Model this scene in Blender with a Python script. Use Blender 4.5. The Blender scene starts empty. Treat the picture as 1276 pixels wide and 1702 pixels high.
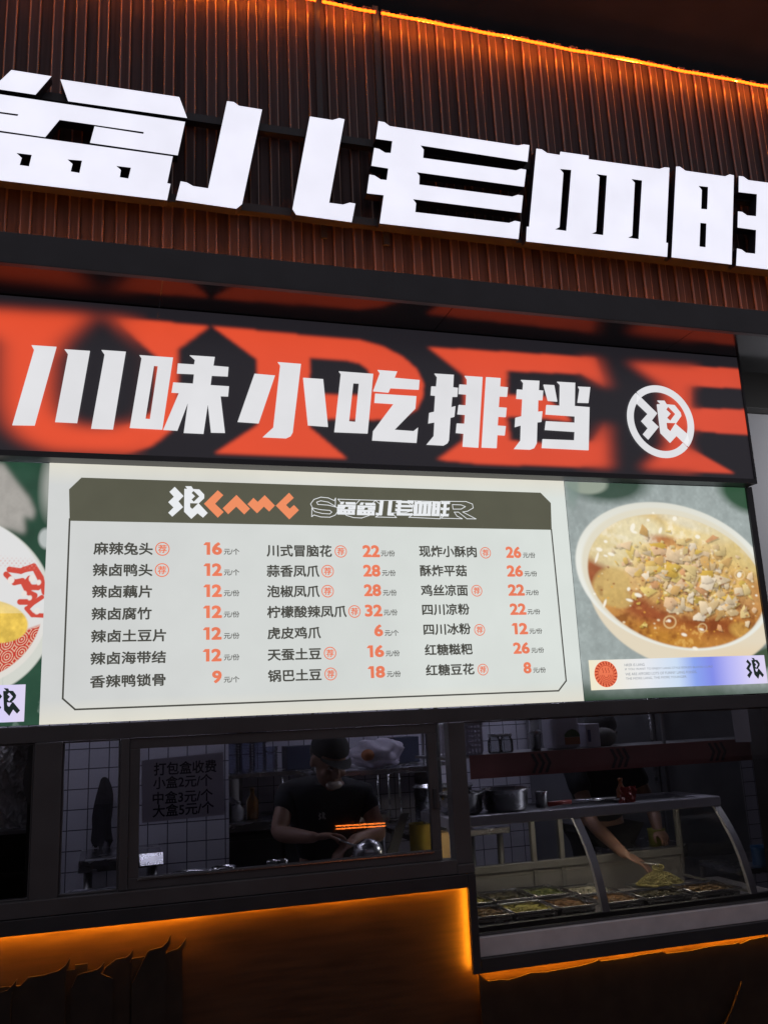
import bpy, bmesh, math, random
import numpy as np
from mathutils import Vector, Matrix
from mathutils.geometry import tessellate_polygon
random.seed(7); rng = np.random.default_rng(7)
SC = bpy.context.scene
COL = SC.collection
# ------------------------------------------------------------------ camera
FPX, CX0, CY0 = 1481.5, 638.0, 851.0
CAM = np.array([0.0, -3.6, 1.6])
yaw, pitch, roll = 0.300493578, 0.224355149, -0.0459439287
_f = np.array([math.sin(yaw)*math.cos(pitch), math.cos(yaw)*math.cos(pitch), math.sin(pitch)])
_r = np.array([math.cos(yaw), -math.sin(yaw), 0.0]); _u = np.cross(_r, _f)
RT = math.cos(roll)*_r + math.sin(roll)*_u
UP = -math.sin(roll)*_r + math.cos(roll)*_u
RM = np.array([RT, -UP, _f])
cam = bpy.data.objects.new('camera', bpy.data.cameras.new('camera')); COL.objects.link(cam)
M = Matrix(((RT[0], UP[0], -_f[0], CAM[0]), (RT[1], UP[1], -_f[1], CAM[1]), (RT[2], UP[2], -_f[2], CAM[2]), (0, 0, 0, 1)))
cam.matrix_world = M
cam.data.sensor_fit = 'VERTICAL'; cam.data.sensor_height = 36.0; cam.data.lens = FPX/1702*36.0
cam.data.clip_start = 0.05; cam.data.clip_end = 200
SC.camera = cam
# ------------------------------------------------------------------ world, exposure (night, inside a covered food street)
w = bpy.data.worlds.new('World'); SC.world = w; w.use_nodes = True
bg = w.node_tree.nodes['Background']; bg.inputs[0].default_value = (0.95, 0.9, 1.0, 1); bg.inputs[1].default_value = 0.22
SC.view_settings.view_transform = 'Standard'; SC.view_settings.look = 'None'
SC.view_settings.exposure = 0; SC.view_settings.gamma = 1
SC.render.engine = 'CYCLES'
try:
    SC.cycles.use_denoising = True; SC.cycles.max_bounces = 8; SC.cycles.transparent_max_bounces = 16
    SC.cycles.sample_clamp_indirect = 3.0
except Exception: pass

# ------------------------------------------------------------------ helpers
def ray(x, y): return RM.T @ np.array([(x-CX0)/FPX, (y-CY0)/FPX, 1.0])
def PY(x, y, Y=0.0):
    d = ray(x, y); t = (Y-CAM[1])/d[1]; p = CAM + t*d; return (float(p[0]), float(p[2]))
def project(X, Y, Z):
    v = np.stack([X-CAM[0], Y-CAM[1], Z-CAM[2]]); c = np.tensordot(RM, v, 1)
    return CX0+FPX*c[0]/c[2], CY0+FPX*c[1]/c[2]
def pl(pts, o=(0, 0), s=1.0, Y=0.0): return [PY(o[0]+x/s, o[1]+y/s, Y) for x, y in pts]
def lin(c): return tuple(((v/255)/12.92 if v/255 <= .04045 else ((v/255+.055)/1.055)**2.4) for v in c)

def mat(name, col, rough=0.5, metal=0.0, emit=None, es=1.0, var=0.0, vscale=8.0, stretch=None, bump=0.0, spec=0.5, coat=0.0, rvar=0.0):
    m = bpy.data.materials.new(name); m.use_nodes = True
    nt = m.node_tree; b = nt.nodes['Principled BSDF']
    b.inputs['Base Color'].default_value = (*col, 1); b.inputs['Roughness'].default_value = rough
    b.inputs['Metallic'].default_value = metal; b.inputs['Specular IOR Level'].default_value = spec
    b.inputs['Coat Weight'].default_value = coat
    if var or bump or rvar:
        tc = nt.nodes.new('ShaderNodeTexCoord'); n = nt.nodes.new('ShaderNodeTexNoise')
        n.inputs['Scale'].default_value = vscale; n.inputs['Detail'].default_value = 6
        if stretch:
            mp = nt.nodes.new('ShaderNodeMapping'); mp.inputs['Scale'].default_value = stretch
            nt.links.new(tc.outputs['Object'], mp.inputs[0]); nt.links.new(mp.outputs[0], n.inputs['Vector'])
        else: nt.links.new(tc.outputs['Object'], n.inputs['Vector'])
        if var:
            r = nt.nodes.new('ShaderNodeMapRange'); r.inputs[1].default_value = .3; r.inputs[2].default_value = .7
            r.inputs[3].default_value = 1-var; r.inputs[4].default_value = 1+var
            nt.links.new(n.outputs['Fac'], r.inputs[0])
            vm = nt.nodes.new('ShaderNodeVectorMath'); vm.operation = 'SCALE'
            src = emit if emit else col
            vm.inputs[0].default_value = src
            nt.links.new(r.outputs[0], vm.inputs['Scale'])
            nt.links.new(vm.outputs[0], b.inputs['Emission Color' if emit else 'Base Color'])
        if rvar:
            r2 = nt.nodes.new('ShaderNodeMapRange'); r2.inputs[1].default_value = .3; r2.inputs[2].default_value = .7
            r2.inputs[3].default_value = max(.02, rough-rvar); r2.inputs[4].default_value = rough+rvar
            nt.links.new(n.outputs['Fac'], r2.inputs[0]); nt.links.new(r2.outputs[0], b.inputs['Roughness'])
        if bump:
            bp = nt.nodes.new('ShaderNodeBump'); bp.inputs['Strength'].default_value = bump; bp.inputs['Distance'].default_value = .004
            nt.links.new(n.outputs['Fac'], bp.inputs['Height']); nt.links.new(bp.outputs[0], b.inputs['Normal'])
    if emit:
        b.inputs['Emission Color'].default_value = (*emit, 1); b.inputs['Emission Strength'].default_value = es
    return m
def attr_mat(name, es, rough=.5):
    m = bpy.data.materials.new(name); m.use_nodes = True; nt = m.node_tree; b = nt.nodes['Principled BSDF']
    a = nt.nodes.new('ShaderNodeAttribute'); a.attribute_name = 'print'
    b.inputs['Base Color'].default_value = (.02, .02, .02, 1); b.inputs['Roughness'].default_value = rough
    nt.links.new(a.outputs['Color'], b.inputs['Emission Color']); b.inputs['Emission Strength'].default_value = es
    return m
def attr_paint(name, rough=.5):
    m = bpy.data.materials.new(name); m.use_nodes = True; nt = m.node_tree; b = nt.nodes['Principled BSDF']
    a = nt.nodes.new('ShaderNodeAttribute'); a.attribute_name = 'print'
    nt.links.new(a.outputs['Color'], b.inputs['Base Color']); b.inputs['Roughness'].default_value = rough
    return m
def glass_mat(name, tint=(.8, .8, .82), refl=.9, rough=0.02, ior=1.45):
    m = bpy.data.materials.new(name); m.use_nodes = True; nt = m.node_tree
    nt.nodes.remove(nt.nodes['Principled BSDF'])
    out = nt.nodes['Material Output']; tr = nt.nodes.new('ShaderNodeBsdfTransparent'); tr.inputs[0].default_value = (*tint, 1)
    gl = nt.nodes.new('ShaderNodeBsdfGlossy'); gl.inputs['Roughness'].default_value = rough; gl.inputs[0].default_value = (refl, refl, refl, 1)
    fr = nt.nodes.new('ShaderNodeFresnel'); fr.inputs[0].default_value = ior
    mx = nt.nodes.new('ShaderNodeMixShader'); nt.links.new(fr.outputs[0], mx.inputs[0])
    nt.links.new(tr.outputs[0], mx.inputs[1]); nt.links.new(gl.outputs[0], mx.inputs[2]); nt.links.new(mx.outputs[0], out.inputs[0])
    return m
def tile_mat(name, tile, grout, size):
    m = bpy.data.materials.new(name); m.use_nodes = True; nt = m.node_tree; b = nt.nodes['Principled BSDF']
    tc = nt.nodes.new('ShaderNodeTexCoord'); sp = nt.nodes.new('ShaderNodeSeparateXYZ'); cb = nt.nodes.new('ShaderNodeCombineXYZ')
    ad = nt.nodes.new('ShaderNodeMath'); ad.operation = 'ADD'
    nt.links.new(tc.outputs['Object'], sp.inputs[0]); nt.links.new(sp.outputs[0], ad.inputs[0]); nt.links.new(sp.outputs[1], ad.inputs[1])
    nt.links.new(ad.outputs[0], cb.inputs[0]); nt.links.new(sp.outputs[2], cb.inputs[1])
    br = nt.nodes.new('ShaderNodeTexBrick'); br.offset = 0; br.inputs['Scale'].default_value = 1
    br.inputs['Brick Width'].default_value = size; br.inputs['Row Height'].default_value = size
    br.inputs['Mortar Size'].default_value = .0028; br.inputs['Mortar Smooth'].default_value = .1
    br.inputs['Color1'].default_value = (*tile, 1); br.inputs['Color2'].default_value = tuple(v*.93 for v in tile)+(1,); br.inputs['Mortar'].default_value = (*grout, 1)
    nt.links.new(cb.outputs[0], br.inputs['Vector']); nt.links.new(br.outputs['Color'], b.inputs['Base Color'])
    b.inputs['Roughness'].default_value = .22
    bp = nt.nodes.new('ShaderNodeBump'); bp.inputs['Strength'].default_value = .4; bp.inputs['Distance'].default_value = .002; bp.invert = True
    nt.links.new(br.outputs['Fac'], bp.inputs['Height']); nt.links.new(bp.outputs[0], b.inputs['Normal'])
    return m

def link(name, me, mats, parent=None, label=None, cat=None, group=None, kind=None):
    o = bpy.data.objects.new(name, me); COL.objects.link(o)
    for m in (mats if isinstance(mats, (list, tuple)) else [mats]): me.materials.append(m)
    if parent: o.parent = parent
    props(o, label, cat, group, kind); return o
def props(o, label=None, cat=None, group=None, kind=None):
    if label: o['label'] = label
    if cat: o['category'] = cat
    if group: o['group'] = group
    if kind: o['kind'] = kind
def thing(name, label, cat, loc=(0, 0, 0), group=None):
    o = bpy.data.objects.new(name, None); COL.objects.link(o); o.location = loc; o.empty_display_size = .1
    props(o, label, cat, group); return o
class MB:
    """collects shapes into one bmesh (world coordinates; offset removes the parent's location)"""
    def __init__(s, off=(0, 0, 0)): s.bm = bmesh.new(); s.off = Vector(off)
    def box(s, x0, x1, y0, y1, z0, z1, bev=0.0, mi=0, rot=None):
        r = bmesh.ops.create_cube(s.bm, size=1); v = r['verts']
        bmesh.ops.scale(s.bm, vec=(abs(x1-x0), abs(y1-y0), abs(z1-z0)), verts=v)
        if bev:
            e = list({e for q in v for e in q.link_edges})
            rb = bmesh.ops.bevel(s.bm, geom=e, offset=bev, segments=2, affect='EDGES', profile=.5)
            v = list({q for f in rb['faces'] for q in f.verts} | {q for q in v if q.is_valid})
        if rot: bmesh.ops.rotate(s.bm, verts=v, cent=(0, 0, 0), matrix=rot)
        bmesh.ops.translate(s.bm, vec=Vector(((x0+x1)/2, (y0+y1)/2, (z0+z1)/2))-s.off, verts=v)
        for f in {f for q in v for f in q.link_faces}: f.material_index = mi
        return s
    def tube(s, pts, r, n=8, mi=0, caps=True):
        pts = [Vector(p)-s.off for p in pts]; rs = r if isinstance(r, (list, tuple)) else [r]*len(pts)
        rings = []; prev = None
        for i, p in enumerate(pts):
            t = (pts[min(i+1, len(pts)-1)]-pts[max(i-1, 0)]).normalized()
            if prev is None:
                a = Vector((0, 0, 1)) if abs(t.z) < .9 else Vector((1, 0, 0)); u = t.cross(a).normalized()
            else: u = (prev - t*prev.dot(t)).normalized()
            prev = u; v = t.cross(u)
            rings.append([s.bm.verts.new(p+(u*math.cos(2*math.pi*k/n)+v*math.sin(2*math.pi*k/n))*rs[i]) for k in range(n)])
        for a, b in zip(rings, rings[1:]):
            for k in range(n):
                f = s.bm.faces.new((a[k], a[(k+1) % n], b[(k+1) % n], b[k])); f.material_index = mi; f.smooth = True
        if caps:
            for q in (rings[0], rings[-1]): s.bm.faces.new(q).material_index = mi
        return s
    def lathe(s, prof, c, n=32, mi=0, sx=1.0, sy=1.0):
        c = Vector(c)-s.off; rings = []
        for r, z in prof:
            rings.append([s.bm.verts.new(c+Vector((max(r, 1e-4)*math.cos(2*math.pi*k/n)*sx, max(r, 1e-4)*math.sin(2*math.pi*k/n)*sy, z))) for k in range(n)])
        for a, b in zip(rings, rings[1:]):
            for k in range(n):
                f = s.bm.faces.new((a[k], a[(k+1) % n], b[(k+1) % n], b[k])); f.smooth = True; f.material_index = mi
        return s
    def ell(s, c, r, n=16, mi=0, rot=None):
        q = bmesh.ops.create_uvsphere(s.bm, u_segments=n, v_segments=max(6, n//2+2), radius=1); v = q['verts']
        bmesh.ops.scale(s.bm, vec=r, verts=v)
        if rot: bmesh.ops.rotate(s.bm, verts=v, cent=(0, 0, 0), matrix=rot)
        bmesh.ops.translate(s.bm, vec=Vector(c)-s.off, verts=v)
        for f in {f for x in v for f in x.link_faces}: f.smooth = True; f.material_index = mi
        return s
    def prism(s, loops, y0, y1, side=0, cap=0):
        """outlines (outer first, then holes) in X,Z, thickness along Y from y0 (front) to y1"""
        vec = [[Vector((x, z, 0)) for x, z in L] for L in loops]
        tri = tessellate_polygon(vec); flat = [p for L in loops for p in L]
        F = [s.bm.verts.new(Vector((x, y0, z))-s.off) for x, z in flat]
        for t in tri:
            try: s.bm.faces.new([F[i] for i in t]).material_index = cap
            except ValueError: pass
        if y1 is not None:
            B = [s.bm.verts.new(Vector((x, y1, z))-s.off) for x, z in flat]
            for t in tri:
                try: s.bm.faces.new([B[i] for i in reversed(t)]).material_index = side
                except ValueError: pass
            k = 0
            for L in loops:
                n = len(L)
                for i in range(n):
                    a, b = k+i, k+(i+1) % n
                    try: s.bm.faces.new((F[a], F[b], B[b], B[a])).material_index = side
                    except ValueError: pass
                k += n
        return s
    def build(s, name, mats, parent=None, label=None, cat=None, group=None, kind=None, norm=True):
        if norm: bmesh.ops.recalc_face_normals(s.bm, faces=s.bm.faces)
        me = bpy.data.meshes.new(name); s.bm.to_mesh(me); s.bm.free()
        return link(name, me, mats, parent, label, cat, group, kind)
def ribbon(pts, wd, closed=False):
    """outline quads of a line of width wd in the X,Z plane -> list of loops"""
    out = []; n = len(pts)
    for i in range(n if closed else n-1):
        a = np.array(pts[i]); b = np.array(pts[(i+1) % n]); d = b-a; L = np.hypot(*d)
        if L < 1e-6: continue
        d /= L; nn = np.array([-d[1], d[0]])*wd/2; e = d*wd*.4
        out.append([tuple(a-e+nn), tuple(a-e-nn), tuple(b+e-nn), tuple(b+e+nn)])
    return out
def text_mesh(txt, offset=0.0, space=1.0):
    c = bpy.data.curves.new('text', 'FONT'); c.body = txt; c.offset = offset; c.resolution_u = 3; c.space_character = space
    o = bpy.data.objects.new('text', c); COL.objects.link(o)
    bpy.context.view_layer.update()
    me = bpy.data.meshes.new_from_object(o.evaluated_get(bpy.context.evaluated_depsgraph_get()))
    bpy.data.objects.remove(o); bpy.data.curves.remove(c); return me
def put_text(name, txt, box, Y, m, parent, bold=0.0, label=None, off=(0, 0, 0), space=1.0, sheared=0.0):
    """fit the text to box = (x0, x1, z0, z1) on the plane Y; bold thickens the strokes by that many ems"""
    me = text_mesh(txt, 0, space)
    if bold:
        bm = bmesh.new(); k = 0; rings_ = [(bold, 12)] if bold < .03 else [(bold, 16), (bold*.5, 8)]
        for rr, nn in rings_:
            for j in range(nn):
                n0 = len(bm.verts); bm.from_mesh(me); bm.verts.ensure_lookup_table()
                for v in bm.verts[n0:]: v.co += Vector((rr*math.cos(2*math.pi*j/nn), rr*math.sin(2*math.pi*j/nn), k*.00004))
                k += 1
        bm.to_mesh(me); bm.free()
    n = len(me.vertices); co = np.empty(n*3); me.vertices.foreach_get('co', co); co = co.reshape(-1, 3)
    lo, hi = co.min(0), co.max(0); x0, x1, z0, z1 = box
    u = (co[:, 0]-lo[0])/(hi[0]-lo[0]); v = (co[:, 1]-lo[1])/(hi[1]-lo[1])
    out = np.stack([x0+u*(x1-x0)+sheared*v, Y-co[:, 2], z0+v*(z1-z0)], 1) - np.array(off)
    me.vertices.foreach_set('co', out.ravel()); me.update(); me.name = name
    return link(name, me, m, parent, label)
def grid_mesh(name, X, Z, Y, cols, m, parent, off=(0, 0, 0)):
    nx, nz = len(X), len(Z); XX, ZZ = np.meshgrid(X, Z)
    co = np.stack([XX, np.full_like(XX, Y), ZZ], -1).reshape(-1, 3) - np.array(off)
    i = np.arange(nx*nz).reshape(nz, nx)
    q = np.stack([i[:-1, :-1], i[:-1, 1:], i[1:, 1:], i[1:, :-1]], -1).reshape(-1, 4)
    me = bpy.data.meshes.new(name); me.vertices.add(nx*nz); me.vertices.foreach_set('co', co.ravel())
    me.loops.add(q.size); me.loops.foreach_set('vertex_index', q.ravel().astype(np.int32))
    me.polygons.add(len(q)); me.polygons.foreach_set('loop_start', np.arange(0, q.size, 4, dtype=np.int32))
    me.update(calc_edges=True)
    a = me.attributes.new('print', 'FLOAT_COLOR', 'POINT'); rgba = np.ones((nx*nz, 4), np.float32); rgba[:, :3] = cols.reshape(-1, 3)
    a.data.foreach_set('color', rgba.ravel())
    return link(name, me, m, parent)
# small raster tools for printed films (work on arrays of photo-independent print coordinates)
def inpoly(px, py, poly):
    ins = np.zeros(px.shape, bool); n = len(poly)
    for i in range(n):
        x0, y0 = poly[i]; x1, y1 = poly[(i+1) % n]
        if y0 == y1: continue
        c = (py > min(y0, y1)) & (py <= max(y0, y1)); ins ^= c & (px < (x1-x0)*(py-y0)/(y1-y0)+x0)
    return ins
def blur(a, sx, sz):
    for ax, s in ((1, sx), (0, sz)):
        if s < .3: continue
        r = int(3*s)+1; k = np.exp(-.5*(np.arange(-r, r+1)/s)**2); k /= k.sum()
        pad = [(0, 0)]*a.ndim; pad[ax] = (r, r); b = np.pad(a, pad, mode='edge'); o = np.zeros_like(a)
        for j, kv in enumerate(k):
            sl = [slice(None)]*a.ndim; sl[ax] = slice(j, j+a.shape[ax]); o += kv*b[tuple(sl)]
        a = o
    return a
def vnoise(shape, cell, seed=0):
    g = np.random.default_rng(seed); n0, n1 = int(shape[0]/cell)+3, int(shape[1]/cell)+3; t = g.random((n0, n1))
    y = np.arange(shape[0])/cell; x = np.arange(shape[1])/cell; yi = y.astype(int); xi = x.astype(int)
    fy = (y-yi)[:, None]; fx = (x-xi)[None]; fy = fy*fy*(3-2*fy); fx = fx*fx*(3-2*fx)
    A = t[np.ix_(yi, xi)]; B = t[np.ix_(yi, xi+1)]; C_ = t[np.ix_(yi+1, xi)]; D = t[np.ix_(yi+1, xi+1)]
    return (A*(1-fx)+B*fx)*(1-fy)+(C_*(1-fx)+D*fx)*fy
def fbm(shape, cell, seed=0): return sum(vnoise(shape, max(1.5, cell/2**k), seed+k)/2**k for k in range(4))/1.875
def mixc(img, mask, col):
    m = mask[..., None]*1.0; return img*(1-m)+np.array(lin(col))*m

# ------------------------------------------------------------------ materials
BLACK = mat('black_metal', (.045, .045, .052), .42, .0, var=.15, vscale=6, bump=.05)
BLACKG = mat('black_gloss_panel', (.012, .012, .013), .13, spec=.6, rvar=.05, vscale=3)
FRAME = mat('window_frame_metal', (.095, .09, .096), .38, var=.12, vscale=5, rvar=.08)
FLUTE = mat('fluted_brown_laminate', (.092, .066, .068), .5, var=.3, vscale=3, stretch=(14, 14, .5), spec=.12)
FEDGE = mat('fluted_streak_edge', (.22, .12, .09), .30, var=.3, vscale=3, stretch=(14, 14, .5), spec=1.0, coat=1.0)  # rounded edges coloured lighter to strengthen the rope light's streaks
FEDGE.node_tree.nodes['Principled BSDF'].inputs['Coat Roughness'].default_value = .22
STEEL = mat('stainless_steel', (.55, .55, .57), .26, 1.0, var=.05, vscale=9, stretch=(1, 1, 3), rvar=.05)
DSTEEL = mat('dull_steel', (.30, .30, .31), .42, .8, var=.15, vscale=7, rvar=.1)
LETTER = mat('lit_acrylic', (.6, .6, .62), .3, emit=(.80, .80, .91), es=1.0, var=.05, vscale=5)
LSIDE = mat('letter_return_metal', (.05, .05, .065), .4, .2)
ROPE = mat('orange_rope_light', (.2, .08, .02), .4, emit=(1.0, .075, .003), es=8)
LED = mat('orange_led_strip', (.2, .08, .02), .4, emit=(1.0, .33, .012), es=115)
WOOD = mat('counter_wood_panel', (.050, .025, .013), .55, var=.3, vscale=4, stretch=(1.2, 1, 12), bump=.12, rvar=.1)
RELIEF = mat('dark_cutout_board', (.022, .016, .013), .5, var=.3, vscale=12)
CONC = mat('dark_floor', (.10, .095, .095), .35, var=.3, vscale=3)
CEIL = mat('dark_ceiling_paint', (.05, .05, .06), .9, var=.2, vscale=2)
GREYW = mat('pale_grey_wall_paint', (.55, .55, .58), .6, var=.05, vscale=2)
BROWNW = mat('brown_bulkhead', (.024, .020, .018), .6, var=.2, vscale=2)

# ------------------------------------------------------------------ ground, ceiling, side wall
MB().box(-14, 14, -14, 9, -.1, 0).build('floor', CONC, label='dark floor of the covered food street', cat='floor', kind='structure')
MB().box(-14, 14, -.75, 9, 5.6, 5.7).build('ceiling', CEIL, label='dark ceiling above the stall', cat='ceiling', kind='structure')
sw = thing('side_wall', 'pale grey wall panel standing right of the red banner, lit from above', 'wall', (3.4, .3, 0))
MB((3.4, .3, 0)).box(3.075, 6.5, .3, .42, 1.63, 3.14).build('panel', GREYW, sw)
MB((3.4, .3, 0)).box(3.165, 6.5, .302, .42, .0, 1.628).build('dark_base', BROWNW, sw)
MB((3.4, .3, 0)).box(3.075, 6.5, .22, .42, 3.143, 4.2, .003).build('bulkhead', BROWNW, sw)

wl_ = bpy.data.lights.new('wall_light', 'SPOT'); wl_.energy = 95; wl_.spot_size = math.radians(80); wl_.spot_blend = .8; wl_.shadow_soft_size = .08; wl_.color = (.95, .96, 1.0)
wlo = bpy.data.objects.new('wall_light', wl_); COL.objects.link(wlo); wlo.location = (4.75, .012, 2.9)
wlo.rotation_euler = (Vector((3.4, .3, 2.6))-Vector((4.75, .012, 2.9))).to_track_quat('-Z', 'Y').to_euler()
# ------------------------------------------------------------------ fluted fascia, beam, soffit
fas = thing('fluted_fascia', 'dark brown fluted wall carrying the big white letters above the banner', 'wall', (1.5, -.2, 3.3))
FO = (1.5, -.2, 3.3)
def fluted(x0, x1, z0, z1, yf, pitch=.0905, depth=.015):
    bm = bmesh.new(); n = int((x1-x0)/pitch)+1; r = .0075
    def arc(cx, cy, a0, a1): return [(cx+r*math.cos(a0+(a1-a0)*k/8), cy+r*math.sin(a0+(a1-a0)*k/8)) for k in range(9)]
    def strip(prof, sm):
        lo = [bm.verts.new((x-FO[0], y-FO[1], z0-FO[2])) for x, y in prof]; hi = [bm.verts.new((x-FO[0], y-FO[1], z1-FO[2])) for x, y in prof]
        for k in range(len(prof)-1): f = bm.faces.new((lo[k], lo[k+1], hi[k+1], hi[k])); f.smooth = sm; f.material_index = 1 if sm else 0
    for i in range(n):
        x = x0+i*pitch+random.uniform(-.0008, .0008); yy = yf+random.uniform(-.0007, .0007)
        a, b = arc(x+.043+r, yy+r, math.pi, 1.5*math.pi), arc(x+.0885-r, yy+r, 1.5*math.pi, 2*math.pi)
        strip([(x, yf+depth), (x+.043, yf+depth)], False)
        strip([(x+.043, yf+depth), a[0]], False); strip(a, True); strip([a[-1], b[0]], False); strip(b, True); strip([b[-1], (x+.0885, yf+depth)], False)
        strip([(x+.0885, yf+depth), (x0+(i+1)*pitch+.001, yf+depth)], False)
    me = bpy.data.meshes.new('fluted_panel'); bm.to_mesh(me); bm.free()
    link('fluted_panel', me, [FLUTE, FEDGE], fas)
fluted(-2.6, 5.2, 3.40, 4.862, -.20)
MB(FO).box(-2.6, 5.25, -.17, -.12, 3.30, 4.862).build('backing_board', BLACK, fas)
for z in (4.092, 3.70): MB(FO).box(-2.5, 5.1, -.250, -.212, z-.018, z+.018).build('mounting_rail', BLACK, fas)
for x in (.838, 1.120): MB(FO).box(x-.013, x+.013, -.215, -.2005, 3.62, 4.861).build('upright', BLACK, fas)
MB(FO).box(-2.6, 5.25, -.345, -.315, 3.292, 3.418, .003).build('beam', BLACK, fas)
xs = [-2.6, -1.05, .158, 1.37, 2.58, 3.8, 5.25]
for a, b in zip(xs, xs[1:]): MB(FO).box(a+.0015, b-.0015, -.313, .10, 3.296, 3.31).build('soffit_panel', BLACKG, fas)
MB(FO).tube([(-2.6, -.292, 3.335), (5.2, -.292, 3.335)], .005, 6).build('led_strip', mat('dim_orange_led', (.2, .08, .02), .4, emit=(1.0, .25, .03), es=42), fas)
# rope light along the top of the fluted wall
rt = MB()
z0r = 4.786; YR = -.258
for a, b in ((-2.6, .823), (.853, 1.105), (1.135, 3.08), (3.10, 5.2)):
    n = max(2, int((b-a)/.0115)); pts = []; rad = []
    for k in range(n+1):
        x = a+(b-a)*k/n; pts.append((x, YR+.002*math.sin(x*7), z0r+.0022*math.sin(x*11)+.0012*math.sin(x*29))); rad.append(.0072 if k % 2 else .0046)
    rt.tube(pts, rad, 8)
STREAK_LED = mat('added_streak_led', (.2, .08, .02), .4, emit=(1.0, .20, .012), es=85)
for a, b in ((-2.6, .82), (.856, 1.102), (1.138, 5.2)): MB(FO).box(a, b, YR+.0105, YR+.0135, z0r+.0075, z0r+.0110).build('led_strip', STREAK_LED, fas)  # extra strip hidden behind the rope, added to brighten the streaks
rope = rt.build('rope_light', ROPE, label='glowing orange rope light along the top of the fluted wall', cat='rope light')

# ------------------------------------------------------------------ big white letters
LY0, LY1 = -.302, -.252
A = (0, 100); B = (280, 140); C_ = (590, 180); D_ = (860, 220); E_ = (1100, 260); S5 = 7.25
L4 = lambda o, pts: pl(pts, o, 4.0, LY0)
LE = lambda pts: pl(pts, E_, S5, LY0)
BIG = {
 'pen': [
  [L4(A, [(78, 65), (345, 107), (238, 230), (-50, 187)])],
  [L4(A, [(403, 127), (1193, 245), (1245, 385), (455, 273)])],
  [L4(A, [(-230, 192), (1232, 410), (1183, 633), (600, 550), (630, 440), (955, 490), (957, 478), (398, 397), (303, 512), (-280, 428)]),
   L4(A, [(-60, 335), (125, 360), (118, 371), (-60, 346)])],
  [L4(A, [(-290, 440), (1150, 640), (1113, 818), (1135, 822), (1112, 932), (-350, 757)]),
   L4(A, [(112, 617), (213, 630), (195, 706), (133, 697), (147, 650)]), L4(A, [(450, 660), (547, 668), (530, 750), (472, 740), (484, 690)]),
   L4(A, [(775, 703), (872, 715), (855, 787), (798, 778), (805, 730)])]],
 'er': [
  [L4(B, [(390, 112), (435, 118), (470, 143), (623, 168), (490, 797), (452, 828), (50, 770), (82, 645), (123, 653), (165, 677), (265, 692)])],
  [L4(B, [(940, 214), (1090, 238), (1135, 225), (1170, 233), (1068, 788), (1160, 800), (1205, 787), (1242, 793), (1218, 918), (848, 868), (824, 830)])]],
 'lao': [[L4(C_, [(155, 85), (195, 92), (230, 118), (1080, 247), (1120, 240), (1157, 245), (1145, 356), (435, 247), (456, 275), (452, 330), (1068, 413), (1100, 402), (1136, 408), (1122, 522), (410, 425), (428, 450), (426, 507), (1043, 587), (1080, 575), (1115, 580), (1103, 695), (385, 604), (405, 632), (400, 690), (1022, 762), (1060, 748), (1097, 755), (1085, 870), (163, 765), (190, 578), (78, 565), (95, 440), (130, 447), (170, 473), (210, 477), (220, 400), (108, 382), (127, 263), (160, 270), (200, 295), (237, 297), (247, 218), (138, 203)])]],
 'xue': [[L4(D_, [(123, 108), (160, 113), (195, 137), (278, 150), (283, 128), (472, 155), (470, 178), (940, 243), (975, 232), (1007, 235), (985, 733), (997, 735), (992, 828), (55, 725), (60, 627), (75, 627)]),
   L4(D_, [(280, 243), (355, 250), (322, 655), (248, 645), (277, 630), (303, 270)]), L4(D_, [(522, 277), (592, 287), (567, 683), (492, 673), (520, 660), (543, 297)]),
   L4(D_, [(755, 310), (825, 320), (802, 710), (733, 700), (760, 687), (777, 335)])]],
 'wang': [
  [LE([(165, 122), (210, 122), (280, 172), (755, 240), (810, 215), (862, 228), (835, 1303), (110, 1215)]),
   LE([(437, 355), (550, 368), (540, 638), (468, 632), (475, 405)]), LE([(458, 800), (530, 808), (520, 1095), (447, 1085)])],
  [LE([(920, 235), (975, 242), (1035, 285), (1560, 355), (1610, 330), (1660, 335), (1655, 535), (1400, 500), (1395, 760), (1555, 780), (1600, 755), (1650, 762), (1645, 960), (1390, 925), (1385, 1195), (1545, 1218), (1590, 1200), (1640, 1205), (1632, 1405), (888, 1315), (898, 1108), (955, 1122), (1005, 1160), (1118, 1172), (1128, 887), (905, 857), (910, 662), (960, 668), (1020, 710), (1128, 720), (1138, 455), (918, 430)])]],
}
sign = thing('shop_sign', 'glowing white three dimensional shop name letters on the fluted wall', 'sign', (1.5, -.25, 4.1))
for key, lab in (('pen', 'white letter of stacked bars cut by the left edge'), ('er', 'white letter of two hooked strokes'), ('lao', 'white letter with four long bars'),
                 ('xue', 'wide white letter with three narrow slots'), ('wang', 'white letter at the right end with two small slots')):
    mb = MB((1.5, -.25, 4.1))
    for loops in BIG[key]: mb.prism(loops, LY0, LY1, side=1, cap=0)
    mb.build('letter', [LETTER, LSIDE], sign, label=lab)

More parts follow.
